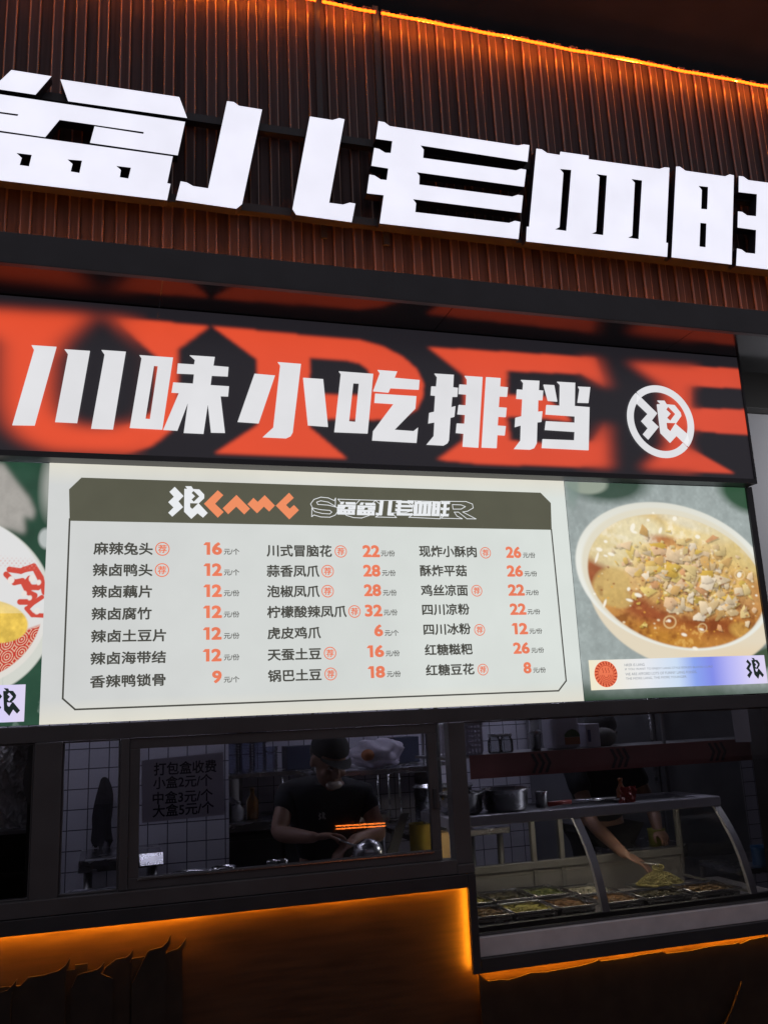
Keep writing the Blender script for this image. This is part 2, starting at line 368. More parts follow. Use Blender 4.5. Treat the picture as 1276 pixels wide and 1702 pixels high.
# ------------------------------------------------------------------ red banner lightbox
BY = -.07; BO = (1.0, -.07, 2.63)
ban = thing('banner_lightbox', 'long red and black backlit banner with white characters under the fluted wall', 'lightbox sign', BO)
bX0, bX1, bZ0, bZ1 = -2.0, 3.004, 2.652, 3.294
gx = np.arange(bX0, bX1+.001, .004); gz = np.arange(bZ0, bZ1+.001, .004)
GX, GZ = np.meshgrid(gx, gz)
gpx, gpy = project(GX, np.full_like(GX, BY), GZ)
def P4(o, pts, s=4.0): return [(o[0]+x/s, o[1]+y/s) for x, y in pts]
SA, SB_, SC_, SD = (0, 500), (319, 520), (560, 560), (800, 560)
def msk(poly): return inpoly(gpx, gpy, poly).astype(float)
U = msk(P4(SA, [(-900, -20), (-250, 45), (640, 98), (1390, 170), (1185, 320), (1178, 700), (1130, 870), (1010, 965), (860, 1012), (340, 995), (170, 930), (60, 830), (15, 680), (10, 280), (-250, 90), (-900, 60)]))
U *= 1-msk(P4(SA, [(640, 92), (560, 130), (420, 270), (350, 400), (345, 640), (380, 760), (500, 830), (620, 845), (760, 838), (900, 810), (1010, 740), (1030, 640), (1040, 370), (900, 250), (770, 130)]))
wl = np.clip((gpx-190)/60, 0, 1)
Ub = blur(U, 9, 5)*(1-wl)+wl*blur(U, 2.2, 1.6)
Pm = msk(P4(SC_, [(-829, -72), (0, 12), (150, 22), (300, 62), (440, 135), (530, 215), (575, 310), (570, 400), (530, 480), (440, 530), (330, 550), (0, 546), (-184, 540), (-184, 600), (61, 805), (-814, 775), (-524, 585), (-529, 150)]))
Pm *= 1-msk(P4(SC_, [(-182, 137), (60, 155), (150, 175), (205, 215), (235, 290), (220, 388), (100, 388), (-182, 380)]))
Pb = blur(Pm, 1.6, 1.6)
Em = msk(P4(SD, [(-350, 70), (760, 138), (835, 340), (660, 245), (170, 225), (165, 385), (420, 395), (560, 520), (600, 565), (400, 540), (165, 530), (190, 690), (600, 725), (740, 690), (830, 560), (850, 868), (0, 845), (-290, 815), (-120, 690), (-110, 260)]))
we = np.clip((gpx-950)/60, 0, 1); Eb = blur(Em, 2.6, 1.6)*(1-we)+we*blur(Em, 9, 4)
Rm = msk(P4((636, 460), [(820, 285), (1235, 309), (1235, 526), (1075, 514), (1010, 505), (1010, 565), (1165, 652), (860, 637), (940, 560), (930, 365)], 1.994))
Rm *= 1-msk(P4((636, 460), [(1020, 362), (1235, 372), (1235, 442), (1020, 436)], 1.994))
wr = np.clip((gpx-1140)/30, 0, 1); Rb = blur(Rm, 8, 4)*(1-wr)+wr*blur(Rm, 2.0, 1.4)
redm = np.clip(np.maximum.reduce([Ub, Pb, Eb, Rb]), 0, 1)
tone = (.93+.12*fbm(GX.shape, 60, 3))[..., None]
red = np.array(lin((229, 80, 48)))*tone; blk = np.array(lin((33, 31, 36)))
# film tilts slightly orange towards the left end of the print
lr = np.clip((GX-0)/3, 0, 1)[..., None]
red = red*(1-lr)+np.array(lin((213, 76, 52)))*lr*tone
img = blk*(1-redm[..., None])+red*redm[..., None]
PRINT = attr_mat('backlit_print', 1.0, .35)
grid_mesh('printed_face', gx, gz, BY, img, PRINT, ban, BO)
fr = MB(BO)
fr.box(bX0, 3.004, BY-.006, .02, 2.629, 2.652).box(3.004, 3.016, BY-.006, .02, 2.629, 3.294)
fr.build('frame', BLACK, ban)
MB(BO).box(bX0, 3.003, BY+.004, .019, 2.653, 3.290).build('box_body', BLACK, ban)
SIGNW = mat('backlit_white_film', (.1, .1, .1), .4, emit=lin((226, 226, 229)), es=.97, var=.04, vscale=4)
def chars(name, polys, lab=None):
    mb = MB(BO)
    for loops in polys: mb.prism(loops, BY-.007, BY-.002, 0, 0)
    mb.build(name, SIGNW, ban, lab)
cA = lambda pts: pl(pts, SA, 4, BY); cB = lambda pts: pl(pts, SB_, 4, BY); cC = lambda pts: pl(pts, SC_, 4, BY); cD = lambda pts: pl(pts, SD, 4, BY)
chars('character', [[cA([(213, 299), (378, 310), (233, 831), (85, 829), (230, 330)])], [cA([(432, 326), (600, 337), (515, 815), (369, 808), (455, 357)])], [cA([(677, 331), (838, 342), (753, 857), (608, 852), (697, 360)])]])
chars('character', [[cA([(929, 365), (1151, 381), (1080, 858), (864, 847), (942, 384)]), cA([(1025, 434), (1050, 436), (997, 790), (968, 787)])],
  [cA([(1262, 366), (1428, 377), (1419, 435), (1519, 444), (1514, 505), (1408, 500), (1400, 564), (1522, 572), (1516, 638), (1466, 636), (1495, 880), (1403, 878), (1382, 690), (1353, 886), (1222, 880), (1250, 680), (1180, 865), (1086, 860), (1190, 615), (1141, 612), (1152, 546), (1283, 554), (1290, 490), (1177, 485), (1183, 420), (1290, 427), (1296, 395)])]])
chars('character', [[cB([(415, 408), (551, 420), (443, 737), (303, 727)])], [cB([(570, 331), (723, 343), (668, 800), (655, 822), (625, 836), (470, 829), (540, 765), (586, 352)])], [cB([(738, 435), (870, 444), (902, 760), (770, 750)])]])
chars('character', [[cB([(975, 392), (1202, 409), (1165, 804), (945, 795), (988, 410)]), cB([(1070, 470), (1108, 472), (1084, 728), (1042, 724)])],
  [cC([(268, 223), (397, 233), (380, 275), (545, 290), (540, 353), (352, 343), (340, 372), (238, 363), (283, 243)])],
  [cC([(252, 380), (524, 397), (517, 480), (380, 620), (505, 629), (535, 605), (525, 706), (232, 690), (238, 628), (373, 448), (247, 440)])]])
chars('character', [[cC([(645, 247), (772, 255), (768, 338), (800, 342), (795, 400), (762, 400), (756, 470), (783, 463), (776, 533), (750, 540), (740, 690), (730, 710), (705, 724), (592, 718), (640, 660), (645, 570), (604, 577), (610, 508), (643, 500), (650, 393), (620, 390), (624, 332), (656, 333), (662, 270)])],
  [cC([(845, 262), (963, 270), (935, 738), (832, 731), (838, 645), (787, 640), (793, 578), (843, 580), (848, 520), (797, 516), (805, 455), (852, 458), (856, 385), (805, 381), (810, 319), (860, 322), (860, 285)])],
  [cC([(987, 270), (1083, 277), (1079, 333), (1131, 338), (1125, 400), (1075, 398), (1070, 470), (1123, 474), (1117, 535), (1067, 532), (1063, 592), (1117, 596), (1110, 657), (1061, 654), (1056, 741), (958, 737)])]])
chars('character', [[cD([(258, 289), (380, 295), (376, 357), (405, 360), (400, 423), (372, 422), (370, 500), (400, 497), (393, 567), (366, 570), (362, 710), (345, 742), (320, 751), (212, 747), (255, 690), (258, 590), (218, 602), (222, 540), (262, 530), (268, 416), (228, 413), (232, 352), (270, 355), (274, 308)])],
  [cD([(408, 320), (478, 324), (498, 432), (437, 427)])], [cD([(637, 333), (717, 337), (705, 441), (634, 439), (647, 350)])],
  [cD([(498, 301), (617, 308), (614, 462), (712, 470), (706, 755), (397, 740), (402, 682), (612, 690), (615, 633), (417, 620), (424, 563), (615, 573), (616, 530), (422, 517), (427, 455), (515, 460), (517, 320)])]])
# round emblem
EO = (1020, 620); ES = 7.975
cE = lambda pts: pl(pts, EO, ES, BY)
ctr = cE([(612, 645)])[0]; top = cE([(612, 170)])[0]; bot = cE([(612, 1122)])[0]; rad = (top[1]-bot[1])/2
def ang(p): q = cE([p])[0]; return math.atan2(q[1]-ctr[1], q[0]-ctr[0])
def arcpoly(a0, a1, r0, r1, n=40):
    while a1 < a0: a1 += 2*math.pi
    t = [a0+(a1-a0)*k/n for k in range(n+1)]
    return [(ctr[0]+r1*math.cos(a), ctr[1]+r1*math.sin(a)) for a in t]+[(ctr[0]+r0*math.cos(a), ctr[1]+r0*math.sin(a)) for a in reversed(t)]
a1, a2 = ang((305, 290)), ang((950, 965))
chars('emblem', [[arcpoly(a2+.015, a1-.03, rad*.815, rad)], [arcpoly(a1+.015, a2-.03, rad*.815, rad)],
  [cE([(290, 275), (560, 540), (490, 635), (580, 720), (445, 885), (375, 815), (440, 735), (352, 640), (437, 545), (285, 400)])],
  [cE([(560, 420), (612, 418), (565, 370), (655, 372), (685, 420), (790, 430), (870, 530), (880, 575), (805, 680), (960, 815), (985, 900), (955, 970), (820, 835), (735, 928), (608, 800)]),
   cE([(708, 447), (805, 545), (735, 640), (690, 600), (738, 545), (680, 490)]), cE([(682, 662), (810, 665), (735, 780), (692, 740)])]], 'white ring emblem with a zigzag glyph')

# ------------------------------------------------------------------ menu board
MO = (.875, 0, 1.623)
menu = thing('menu_board', 'white backlit price menu with dark olive header between two food pictures', 'menu board', MO)
mx0, mx1, mz0, mz1 = -.250, 1.998, 1.6235, 2.6285
gxm = np.arange(mx0, mx1+.004, .008); gzm = np.linspace(mz0, mz1, 126); GXm, GZm = np.meshgrid(gxm, gzm)
un = 1+.10*(fbm(GXm.shape, 40, 11)-.5)+.05*(fbm(GXm.shape, 12, 21)-.5)
tt = np.clip((GXm-mx0)/(mx1-mx0), 0, 1)[..., None]
edge = np.clip(np.minimum(GZm-mz0, mz1-GZm)/.09, 0, 1)[..., None]
base = (np.array(lin((207, 209, 208)))*(1-tt)+np.array(lin((218, 224, 219)))*tt)
base = base*edge+np.array(lin((224, 221, 208)))*(1-edge)
grid_mesh('lit_panel', gxm, gzm, 0.0, base*un[..., None], PRINT, menu, MO)
MB(MO).box(mx0, mx1, .004, .05, mz0, mz1).build('box_body', BLACK, menu)
INK = mat('dark_print', (.03, .03, .03), .5, emit=lin((72, 72, 66)), es=1)
UNIT = mat('grey_print', (.03, .03, .03), .5, emit=lin((92, 92, 88)), es=1)
ORANGE = mat('orange_print', (.1, .03, .01), .5, emit=lin((232, 124, 92)), es=1, var=.06, vscale=9)
OLIVE = mat('olive_print', (.03, .03, .02), .5, emit=lin((87, 87, 73)), es=1, var=.06, vscale=6)
HWHITE = mat('header_white_print', (.1, .1, .1), .5, emit=lin((232, 235, 238)), es=1)
HORANGE = mat('header_orange_print', (.1, .03, .01), .5, emit=lin((238, 142, 98)), es=1)
c5 = lambda pts, Y=0: pl(pts, (0, 760), 1.994, Y)
c6 = lambda pts, Y=0: pl(pts, (636, 760), 1.994, Y)
hb = c5([(230, 107), (271, 68)])+c6([(521, 118), (555, 152), (558, 241)])+c5([(232, 211)])
MB(MO).prism([hb], -.003, None).build('header_band', OLIVE, menu)
line = c5([(232, 205), (209, 800), (250, 836)])+c6([(581, 774), (606, 741), (557, 240)])
mb = MB(MO)
for q in ribbon(line, .0065): mb.prism([q], -.0025, None)
mb.build('border_line', INK, menu)
HL = (260, 790); HS = 4.908
cH = lambda pts: pl(pts, HL, HS, 0)
mb = MB(MO)
mb.prism([cH([(150, 97), (222, 172), (180, 215), (218, 262), (130, 340), (97, 308), (140, 265), (97, 222), (143, 178), (107, 138)])], -.006, None)
mb.prism([cH([(228, 112), (252, 115), (235, 92), (285, 92), (300, 115), (350, 118), (390, 160), (390, 190), (345, 232), (418, 310), (380, 348), (335, 312), (285, 358), (226, 300)]),
          cH([(303, 130), (350, 175), (305, 218), (287, 200), (315, 174), (287, 147)]), cH([(275, 230), (340, 232), (293, 278), (275, 262)])], -.006, None)
mb.build('logo_glyph', HWHITE, menu)
mb = MB(MO)
for q in ([(500, 125), (545, 165), (478, 235), (548, 302), (500, 348), (388, 235)], [(652, 163), (762, 275), (715, 322), (650, 258), (585, 320), (540, 272)],
          [(742, 238), (790, 187), (825, 220), (882, 165), (965, 250), (918, 298), (875, 258), (820, 312)], [(1080, 145), (1118, 187), (1055, 245), (1085, 275), (1120, 245), (1160, 287), (1082, 362), (972, 250)]):
    mb.prism([cH(q)], -.006, None)
mb.build('logo_word', HORANGE, menu)
# thin outlined serif word with the shop name over it
SO = (500, 800); SS = 3.9875
cS = lambda pts: pl(pts, SO, SS, 0)
mb = MB(MO)
for pts, cl in (([(228, 113), (220, 130), (180, 112), (130, 107), (85, 122), (63, 152), (75, 178), (130, 190), (190, 195), (203, 206), (190, 218), (140, 215), (90, 203), (72, 180), (70, 236), (85, 225), (130, 238), (190, 240), (225, 226), (240, 205), (240, 175), (180, 160), (110, 155), (103, 140), (130, 131), (180, 140), (226, 168)], True),
                ([(243, 120), (388, 125), (365, 150)], False), ([(243, 120), (265, 145), (268, 200), (300, 228), (345, 242), (400, 245), (450, 228), (462, 190), (462, 160), (490, 128), (388, 125)], False),
                ([(490, 128), (660, 130), (700, 142), (735, 165), (735, 195), (690, 210), (600, 212), (630, 242), (492, 238), (530, 215), (530, 160)], True),
                ([(706, 130), (908, 137), (918, 168), (905, 160), (780, 158)], False), ([(706, 130), (745, 160), (745, 218), (712, 240), (918, 250), (925, 215)], False),
                ([(925, 134), (1090, 136), (1132, 152), (1138, 178), (1100, 200), (1068, 205), (1156, 251), (1096, 250), (1040, 206), (1012, 206), (1030, 232), (1066, 250), (925, 246), (955, 220), (958, 160)], True),
                ([(1000, 156), (1058, 158), (1086, 170), (1058, 186), (1004, 186)], True)):
    for q in ribbon(cS(pts), .0028, cl): mb.prism([q], -.0058, None)
mb.build('outlined_word', HWHITE, menu)
mb = MB(MO)
def mini(keys, x0, x1, z0, z1, yy):
    pts = np.array([p for k in keys for loops in BIG[k] for L in loops for p in L]); lo, hi = pts.min(0), pts.max(0)
    for k in keys:
        for loops in BIG[k]:
            mb.prism([[(x0+(x-lo[0])/(hi[0]-lo[0])*(x1-x0), z0+(z-lo[1])/(hi[1]-lo[1])*(z1-z0)) for x, z in L] for L in loops], yy, None)
q = cS([(238, 222), (362, 140), (368, 226), (492, 145), (492, 228), (985, 152), (985, 235)])
mini(['pen'], q[0][0], q[1][0], q[0][1], q[1][1], -.0075)
mini(['pen'], q[2][0], q[3][0], q[2][1], q[3][1], -.0075)
mini(['er', 'lao', 'xue', 'wang'], q[4][0], q[5][0], q[4][1]-.0, q[5][1]+.012, -.0075)
mb.build('shop_name', HWHITE, menu)
# the rows
ROWS = [
 ((130, 880), 85, 42, [(103, 497, 128, '麻辣兔头', (561, 130, 46), (833, 957, 128, '16'), (968, 1072, 148, '元/个')),
  (98, 495, 270, '辣卤鸭头', (558, 271, 46), (833, 957, 268, '12'), (968, 1072, 286, '元/个')),
  (93, 492, 413, '辣卤藕片', None, (832, 956, 408, '12'), (968, 1072, 424, '元/份')),
  (90, 490, 560, '辣卤腐竹', None, (830, 956, 548, '12'), (968, 1072, 565, '元/份')),
  (87, 586, 707, '辣卤土豆片', None, (829, 954, 692, '12'), (968, 1072, 707, '元/份')),
  (83, 584, 853, '辣卤海带结', None, (828, 954, 836, '12'), (968, 1072, 850, '元/份')),
  (80, 582, 1005, '香辣鸭锁骨', None, (890, 955, 980, '9'), (968, 1072, 997, '元/个'))]),
 ((430, 880), 81, 41, [(52, 485, 143, '川式冒脑花', (544, 147, 41), (688, 803, 145, '22'), (810, 903, 160, '元/份')),
  (52, 402, 277, '蒜香凤爪', (457, 278, 42), (692, 807, 275, '28'), (817, 908, 290, '元/份')),
  (54, 404, 412, '泡椒凤爪', (457, 411, 42), (697, 812, 405, '28'), (823, 915, 421, '元/份')),
  (55, 583, 547, '柠檬酸辣凤爪', (635, 546, 42), (703, 820, 540, '32'), (828, 920, 552, '元/份')),
  (57, 412, 688, '虎皮鸡爪', None, (765, 825, 672, '6'), (835, 928, 688, '元/个')),
  (58, 415, 830, '天蚕土豆', (473, 823, 43), (717, 832, 810, '16'), (841, 935, 824, '元/份')),
  (60, 417, 970, '锅巴土豆', (477, 961, 43), (723, 838, 948, '18'), (849, 942, 961, '元/份'))]),
 ((680, 880), 77, 37, [(63, 445, 147, '现炸小酥肉', (504, 156, 38), (638, 740, 153, '26'), (752, 834, 172, '元/份')),
  (68, 380, 275, '酥炸平菇', None, (645, 752, 277, '26'), (762, 846, 295, '元/份')),
  (75, 387, 405, '鸡丝凉面', (446, 408, 39), (653, 763, 403, '22'), (770, 858, 420, '元/份')),
  (83, 398, 532, '四川凉粉', None, (665, 774, 530, '22'), (782, 867, 547, '元/份')),
  (92, 406, 663, '四川冰粉', (465, 668, 39), (678, 785, 660, '12'), (794, 880, 676, '元/份')),
  (100, 418, 798, '红糖糍粑', None, (687, 797, 789, '26'), (807, 892, 803, '元/份')),
  (107, 430, 932, '红糖豆花', (487, 932, 39), (755, 808, 920, '8'), (819, 904, 935, '元/份'))])]
def rect(o, xl, xr, yc, h):
    a = PY(o[0]+xl/4, o[1]+yc/4); b = PY(o[0]+xr/4, o[1]+yc/4); xm = (xl+xr)/8
    t = PY(o[0]+xm, o[1]+(yc-h/2)/4); d = PY(o[0]+xm, o[1]+(yc+h/2)/4)
    return (a[0], b[0], d[1], t[1])
MID = [(a[1]) for a in ()]
for o, h, hu, rows in ROWS:
    for xl, xr, yc, nm, bd, pr, un_ in rows:
        put_text('dish_name', nm, rect(o, xl, xr, yc, h), -.003, INK, menu, .026, off=MO)
        bx = rect(o, pr[0], pr[1], pr[2], h)
        if pr[3][0] == '1':
            W1 = bx[1]-bx[0]; ob = put_text('price', pr[3][1], (bx[0]+W1*.45, bx[1], bx[2], bx[3]), -.003, ORANGE, menu, .045, off=MO)
            m1 = MB(MO); H1 = bx[3]-bx[2]; m1.bm.from_mesh(ob.data)
            m1.prism([[(bx[0]+W1*u_, bx[2]+H1*v_) for u_, v_ in ((.0, .80), (.12, .99), (.36, .99), (.36, .01), (.17, .01), (.17, .76), (.03, .76))]], -.003, None); m1.bm.to_mesh(ob.data); m1.bm.free()
        else: put_text('price', pr[3], bx, -.003, ORANGE, menu, .043, off=MO)
        put_text('unit_text', un_[3], rect(o, un_[0], un_[1], un_[2], hu), -.003, UNIT, menu, .018, off=MO)
        if bd:
            c = PY(o[0]+bd[0]/4, o[1]+bd[1]/4); r = rect(o, bd[0]-bd[2], bd[0]+bd[2], bd[1], 2*bd[2]); R = (r[3]-r[2])/2
            mb = MB(MO); ring = [(c[0]+R*math.cos(k*math.pi/16), c[1]+R*math.sin(k*math.pi/16)) for k in range(32)]
            mb.prism([ring, [(c[0]+(x-c[0])*.85, c[1]+(z-c[1])*.85) for x, z in ring]], -.003, None)
            b = mb.build('badge', ORANGE, menu)
            put_text('badge_character', '荐', (c[0]-R*.6, c[0]+R*.6, c[1]-R*.6, c[1]+R*.6), -.003, ORANGE, b, .022, off=MO)

# ------------------------------------------------------------------ food pictures (printed films)
def label_strip(parent, x0, x1, z0, z1, off, tail):
    nx, nz = 90, 12; X = np.linspace(x0, x1, nx); Z = np.linspace(z0, z1, nz); u = np.linspace(0, 1, nx)
    stops = [(0, (240, 232, 205)), (.3, (232, 234, 238)), (.48, (205, 222, 244)), (.58, (140, 165, 238)), (.68, (130, 140, 232)), (.78, (180, 180, 244)), (.9, (214, 208, 248)), (1, (222, 212, 240))]
    cols = np.array([np.interp(u, [s[0] for s in stops], [lin(s[1])[k] for s in stops]) for k in range(3)]).T
    img = np.repeat(cols[None], nz, 0)
    o = grid_mesh('label_strip', X, Z, -.004, img, PRINT, parent, off)
    w_ = x1-x0; h_ = z1-z0
    def at(u_, v_): return (x0+w_*u_, z0+h_*v_)
    # stamp : orange disc, ring lettering and a bowl with steam lines
    c = at(.085, .52); R = h_*.44; D1 = mat('stamp_orange', (.1, .03, .02), .5, emit=lin((232, 120, 84)), es=1); D2 = mat('stamp_red', (.1, .02, .01), .5, emit=lin((178, 62, 42)), es=1)
    n = 36; ring = [(c[0]+R*math.cos(k*2*math.pi/n), c[1]+R*math.sin(k*2*math.pi/n)) for k in range(n)]
    st = MB(off).prism([ring], -.006, None).build('stamp', D1, o)
    mb = MB(off)
    for k in range(22):
        a = k*2*math.pi/22; p0 = (c[0]+R*.76*math.cos(a), c[1]+R*.76*math.sin(a)); p1 = (c[0]+R*.92*math.cos(a+.06), c[1]+R*.92*math.sin(a+.06))
        for q in ribbon([p0, p1], R*.11): mb.prism([q], -.0075, None)
    inner = [(c[0]+R*.66*math.cos(t), c[1]+R*.66*math.sin(t)) for t in np.linspace(0, 2*math.pi, 25)]
    for q in ribbon(inner, R*.04): mb.prism([q], -.0075, None)
    for rr in (.5, .36, .22):
        for q in ribbon([(c[0]+R*rr*math.cos(t), c[1]-R*.05+R*rr*math.sin(t)) for t in np.linspace(math.pi*1.03, math.pi*1.97, 9)], R*.05): mb.prism([q], -.0075, None)
    for dx in (-.25, .0, .25):
        for q in ribbon([(c[0]+R*(dx+.05*math.sin(t*6)), c[1]+R*(.1+.35*t)) for t in np.linspace(0, 1, 5)], R*.05): mb.prism([q], -.0075, None)
    mb.build('stamp_drawing', D2, o)
    G1 = mat('grey_small_print', (.05, .05, .05), .5, emit=lin((128, 134, 142)), es=1)
    for s, v, ue in (('HRER IS LANG', .80, .30), ('IF YOU WANT TO ENJOY LANG STYLE BOILED BLOOD-CURD', .645, .685), ('WE ARE AFFORD LOTS OF FUNNY LANG FOODS.', .49, .59), ('THE MORE LANG, THE MORE YOUNGER.', .335, .53)):
        a = at(.19, v-.045); b = at(ue, v+.045); put_text('slogan_line', s, (a[0], b[0], a[1], b[1]), -.006, G1, o, 0.0, off=off)
    DK = mat('dark_green_print', (.01, .02, .015), .5, emit=lin((28, 38, 36)), es=1)
    mb = MB(off); k = h_/404*1.75
    def lg(pts):
        c0 = at(tail[0], .93); s = h_*.80/150
        return [(c0[0]+(x-1105)*s*.98, c0[1]-(y-108)*s) for x, y in pts]
    mb.prism([lg([(1133, 120), (1160, 152), (1138, 180), (1158, 208), (1128, 245), (1112, 225), (1135, 205), (1112, 180), (1137, 152), (1118, 136)])], -.006, None)
    mb.prism([lg([(1163, 125), (1178, 125), (1165, 110), (1188, 113), (1192, 124), (1212, 126), (1228, 148), (1226, 162), (1208, 182), (1216, 184), (1250, 226), (1236, 242), (1216, 220), (1199, 252), (1172, 222)]),
              lg([(1193, 134), (1212, 155), (1195, 178), (1187, 168), (1198, 155), (1185, 143)]), lg([(1185, 183), (1208, 186), (1196, 206), (1187, 198)])], -.006, None)
    mb.build('label_logo', DK, o)
def paint_right(px, py):
    sh = px.shape; u = (px-940)*3.797; v = (py-800)*3.797
    n1 = fbm(sh, 70, 31); n2 = fbm(sh, 18, 41); n3 = fbm(sh, 6, 51)
    img = np.zeros(sh+(3,)); img[:] = lin((160, 170, 168)); img *= (.70+.55*n2*n3+.25*n1)[..., None]
    def el(cx, cy, a, b, th=0.0, soft=1.0):
        c, s = math.cos(th), math.sin(th); du, dv = u-cx, v-cy
        r = np.sqrt(((du*c+dv*s)/a)**2+((-du*s+dv*c)/b)**2); return np.clip((1-r)*min(a, b)/max(soft, 1)+.5, 0, 1)
    img = mixc(img, el(280, 20, 230, 110, 0, 60)*.95, (50, 74, 60)); img = mixc(img, el(130, 10, 130, 70, .1, 18), (150, 160, 146)); img = mixc(img, el(40, 40, 40, 120, 0, 30)*.6, (120, 140, 132))
    img = mixc(img, el(1120, 90, 170, 90, .5, 50), (50, 82, 60)); 
    for k in range(60): pass
    img = mixc(img, np.clip((n1-.35)*3, 0, 1)*np.clip((v-1150)/250, 0, 1)*.8, (70, 84, 76))
    img = mixc(img, np.clip((v-1250)/130, 0, 1), (52, 74, 58)); 
    img = mixc(img, el(1230, 1130, 190, 70, -.5, 40), (66, 84, 62))
    th = math.radians(20)
    # bowl body below the rim
    body = el(740, 700, 620, 470, th, 10); img = mixc(img, body, (226, 214, 190)); img = mixc(img, body*np.clip((v-1010)/160, 0, 1)*np.clip((u-650)/420, 0, 1)*.8, (232, 202, 158))
    img = mixc(img, el(680, 600, 640, 440, th, 8), (233, 234, 226))
    img = mixc(img, el(680, 600, 640, 440, th, 8)*np.clip((500-v)/420, 0, 1)*.55, (208, 205, 188))
    img = mixc(img, el(684, 612, 604, 418, th, 14), (224, 218, 198))
    soup = el(695, 630, 575, 398, th, 8)
    t = np.clip((v-350)/550, 0, 1)[..., None]; cs = np.array(lin((226, 205, 150)))*(1-t)+np.array(lin((176, 108, 48)))*t
    cs = cs*(.72+.6*n2)[..., None]; d = np.clip(1-el(720, 600, 520, 345, th, 120), 0, 1)[..., None]; cs = cs*(1-.4*d)+np.array(lin((206, 150, 70)))*.4*d
    img = img*(1-soup[..., None])+cs*soup[..., None]
    for cx, cy, a, b, col, k in ((190, 560, 80, 110, (148, 66, 40), 60), (300, 430, 200, 120, (222, 206, 158), 40), (440, 300, 170, 90, (228, 216, 178), 40), (820, 240, 250, 70, (226, 217, 190), 30), (1060, 310, 230, 90, (222, 206, 160), 40),
                                 (1120, 520, 150, 160, (214, 190, 126), 60), (290, 660, 120, 120, (206, 176, 110), 30), (520, 800, 190, 80, (150, 72, 40), 60), (900, 900, 220, 60, (140, 70, 34), 50), (640, 390, 120, 40, (176, 92, 42), 30), (660, 1000, 190, 50, (190, 130, 50), 50), (1110, 940, 80, 50, (198, 150, 74), 20), (1040, 640, 220, 90, (186, 130, 70), 60), (330, 740, 90, 60, (204, 172, 104), 20)):
        img = mixc(img, el(cx, cy, a, b, .25, k)*soup*.85, col)
    # fine swirl of the broth
    img *= (.86+.30*n3*soup+.14*(1-soup))[..., None]
    g = np.random.default_rng(5)
    mound = np.clip(el(775, 615, 345, 215, .22, 130)*1.2-.1, 0, 1)*np.clip(n2*2.4-.35, 0, 1)
    mc = np.array(lin((226, 186, 112)))*(.55+.9*n3)[..., None]; img = img*(1-mound[..., None])+mc*mound[..., None]
    glz = np.clip((n2-.60)*7, 0, 1)*soup*np.clip((520-v)/250, 0, 1); img = mixc(img, glz*.6, (252, 244, 224))
    dk = np.clip((.42-n2)*6, 0, 1)*soup*np.clip((v-560)/250, 0, 1); img = mixc(img, dk*.6, (120, 58, 26))
    lt = np.clip((n3*n2-.34)*8, 0, 1)*soup*np.clip((v-700)/250, 0, 1); img = mixc(img, lt*.7, (226, 176, 92))
    pal = [(244, 214, 172), (240, 200, 156), (234, 196, 112), (242, 212, 128), (250, 232, 204), (228, 186, 84), (238, 214, 176), (226, 190, 92), (230, 172, 120), (242, 214, 150), (236, 204, 152), (222, 178, 112)]
    def chunk(cx, cy, r, el_, a, col, kk):
        m = g.integers(5, 8); ang_ = np.sort(g.random(m)*2*math.pi); rr = r*(.75+.5*g.random(m))
        P = [(cx+rr[i]*math.cos(ang_[i])*math.cos(a)*el_-rr[i]*math.sin(ang_[i])*math.sin(a), cy+rr[i]*math.cos(ang_[i])*math.sin(a)*el_+rr[i]*math.sin(ang_[i])*math.cos(a)) for i in range(m)]
        R = r*el_*1.5+12; ys, xs = np.where((abs(u-cx) < R) & (abs(v-cy) < R))
        if len(ys) == 0: return
        s = (slice(ys.min(), ys.max()+1), slice(xs.min(), xs.max()+1)); uu, vv = u[s], v[s]
        sh_ = inpoly(uu-7, vv-9, P); img[s] = np.where(sh_[..., None], img[s]*.58+np.array(lin((110, 50, 20)))*.12, img[s])
        ins = inpoly(uu, vv, P); gl = (.78-.28*((uu-cx)+(vv-cy)*1.3)/(r*el_*1.6)+.25*(n3[s]-.5))[..., None]
        img[s] = np.where(ins[..., None], np.array(lin(col))*np.clip(gl, .45, 1.25), img[s])
        hi = inpoly(uu+2, vv+3, P) & ~ins & inpoly(uu-1, vv-1, P)
    for i in range(620):
        q = g.normal(size=2); cx, cy = 775+q[0]*165+q[1]*20, 615+q[1]*98+q[0]*40
        if el(0, 0, 1, 1) is None: pass
        r = g.uniform(5, 13) if i < 300 else (g.uniform(10, 24) if i < 520 else g.uniform(22, 42))
        chunk(cx, cy, r, g.uniform(1, 1.9), g.uniform(-.6, .9), pal[g.integers(len(pal))], i)
    for cx, cy, r in ((730, 420, 60), (660, 560, 62), (590, 570, 50), (430, 570, 55), (770, 560, 58), (900, 660, 70), (690, 690, 62), (660, 770, 50), (870, 810, 60), (1020, 760, 62), (1140, 825, 55), (920, 370, 45), (960, 430, 52), (820, 460, 50), (480, 900, 36), (1090, 700, 40), (800, 740, 50), (520, 600, 46)):
        chunk(cx, cy, r*.72, 1.4, g.uniform(-.5, .8), pal[g.integers(len(pal))], 0)
        chunk(cx+g.normal()*20, cy+g.normal()*20, r*.45, 1.3, g.uniform(-.5, .8), pal[g.integers(len(pal))], 0)
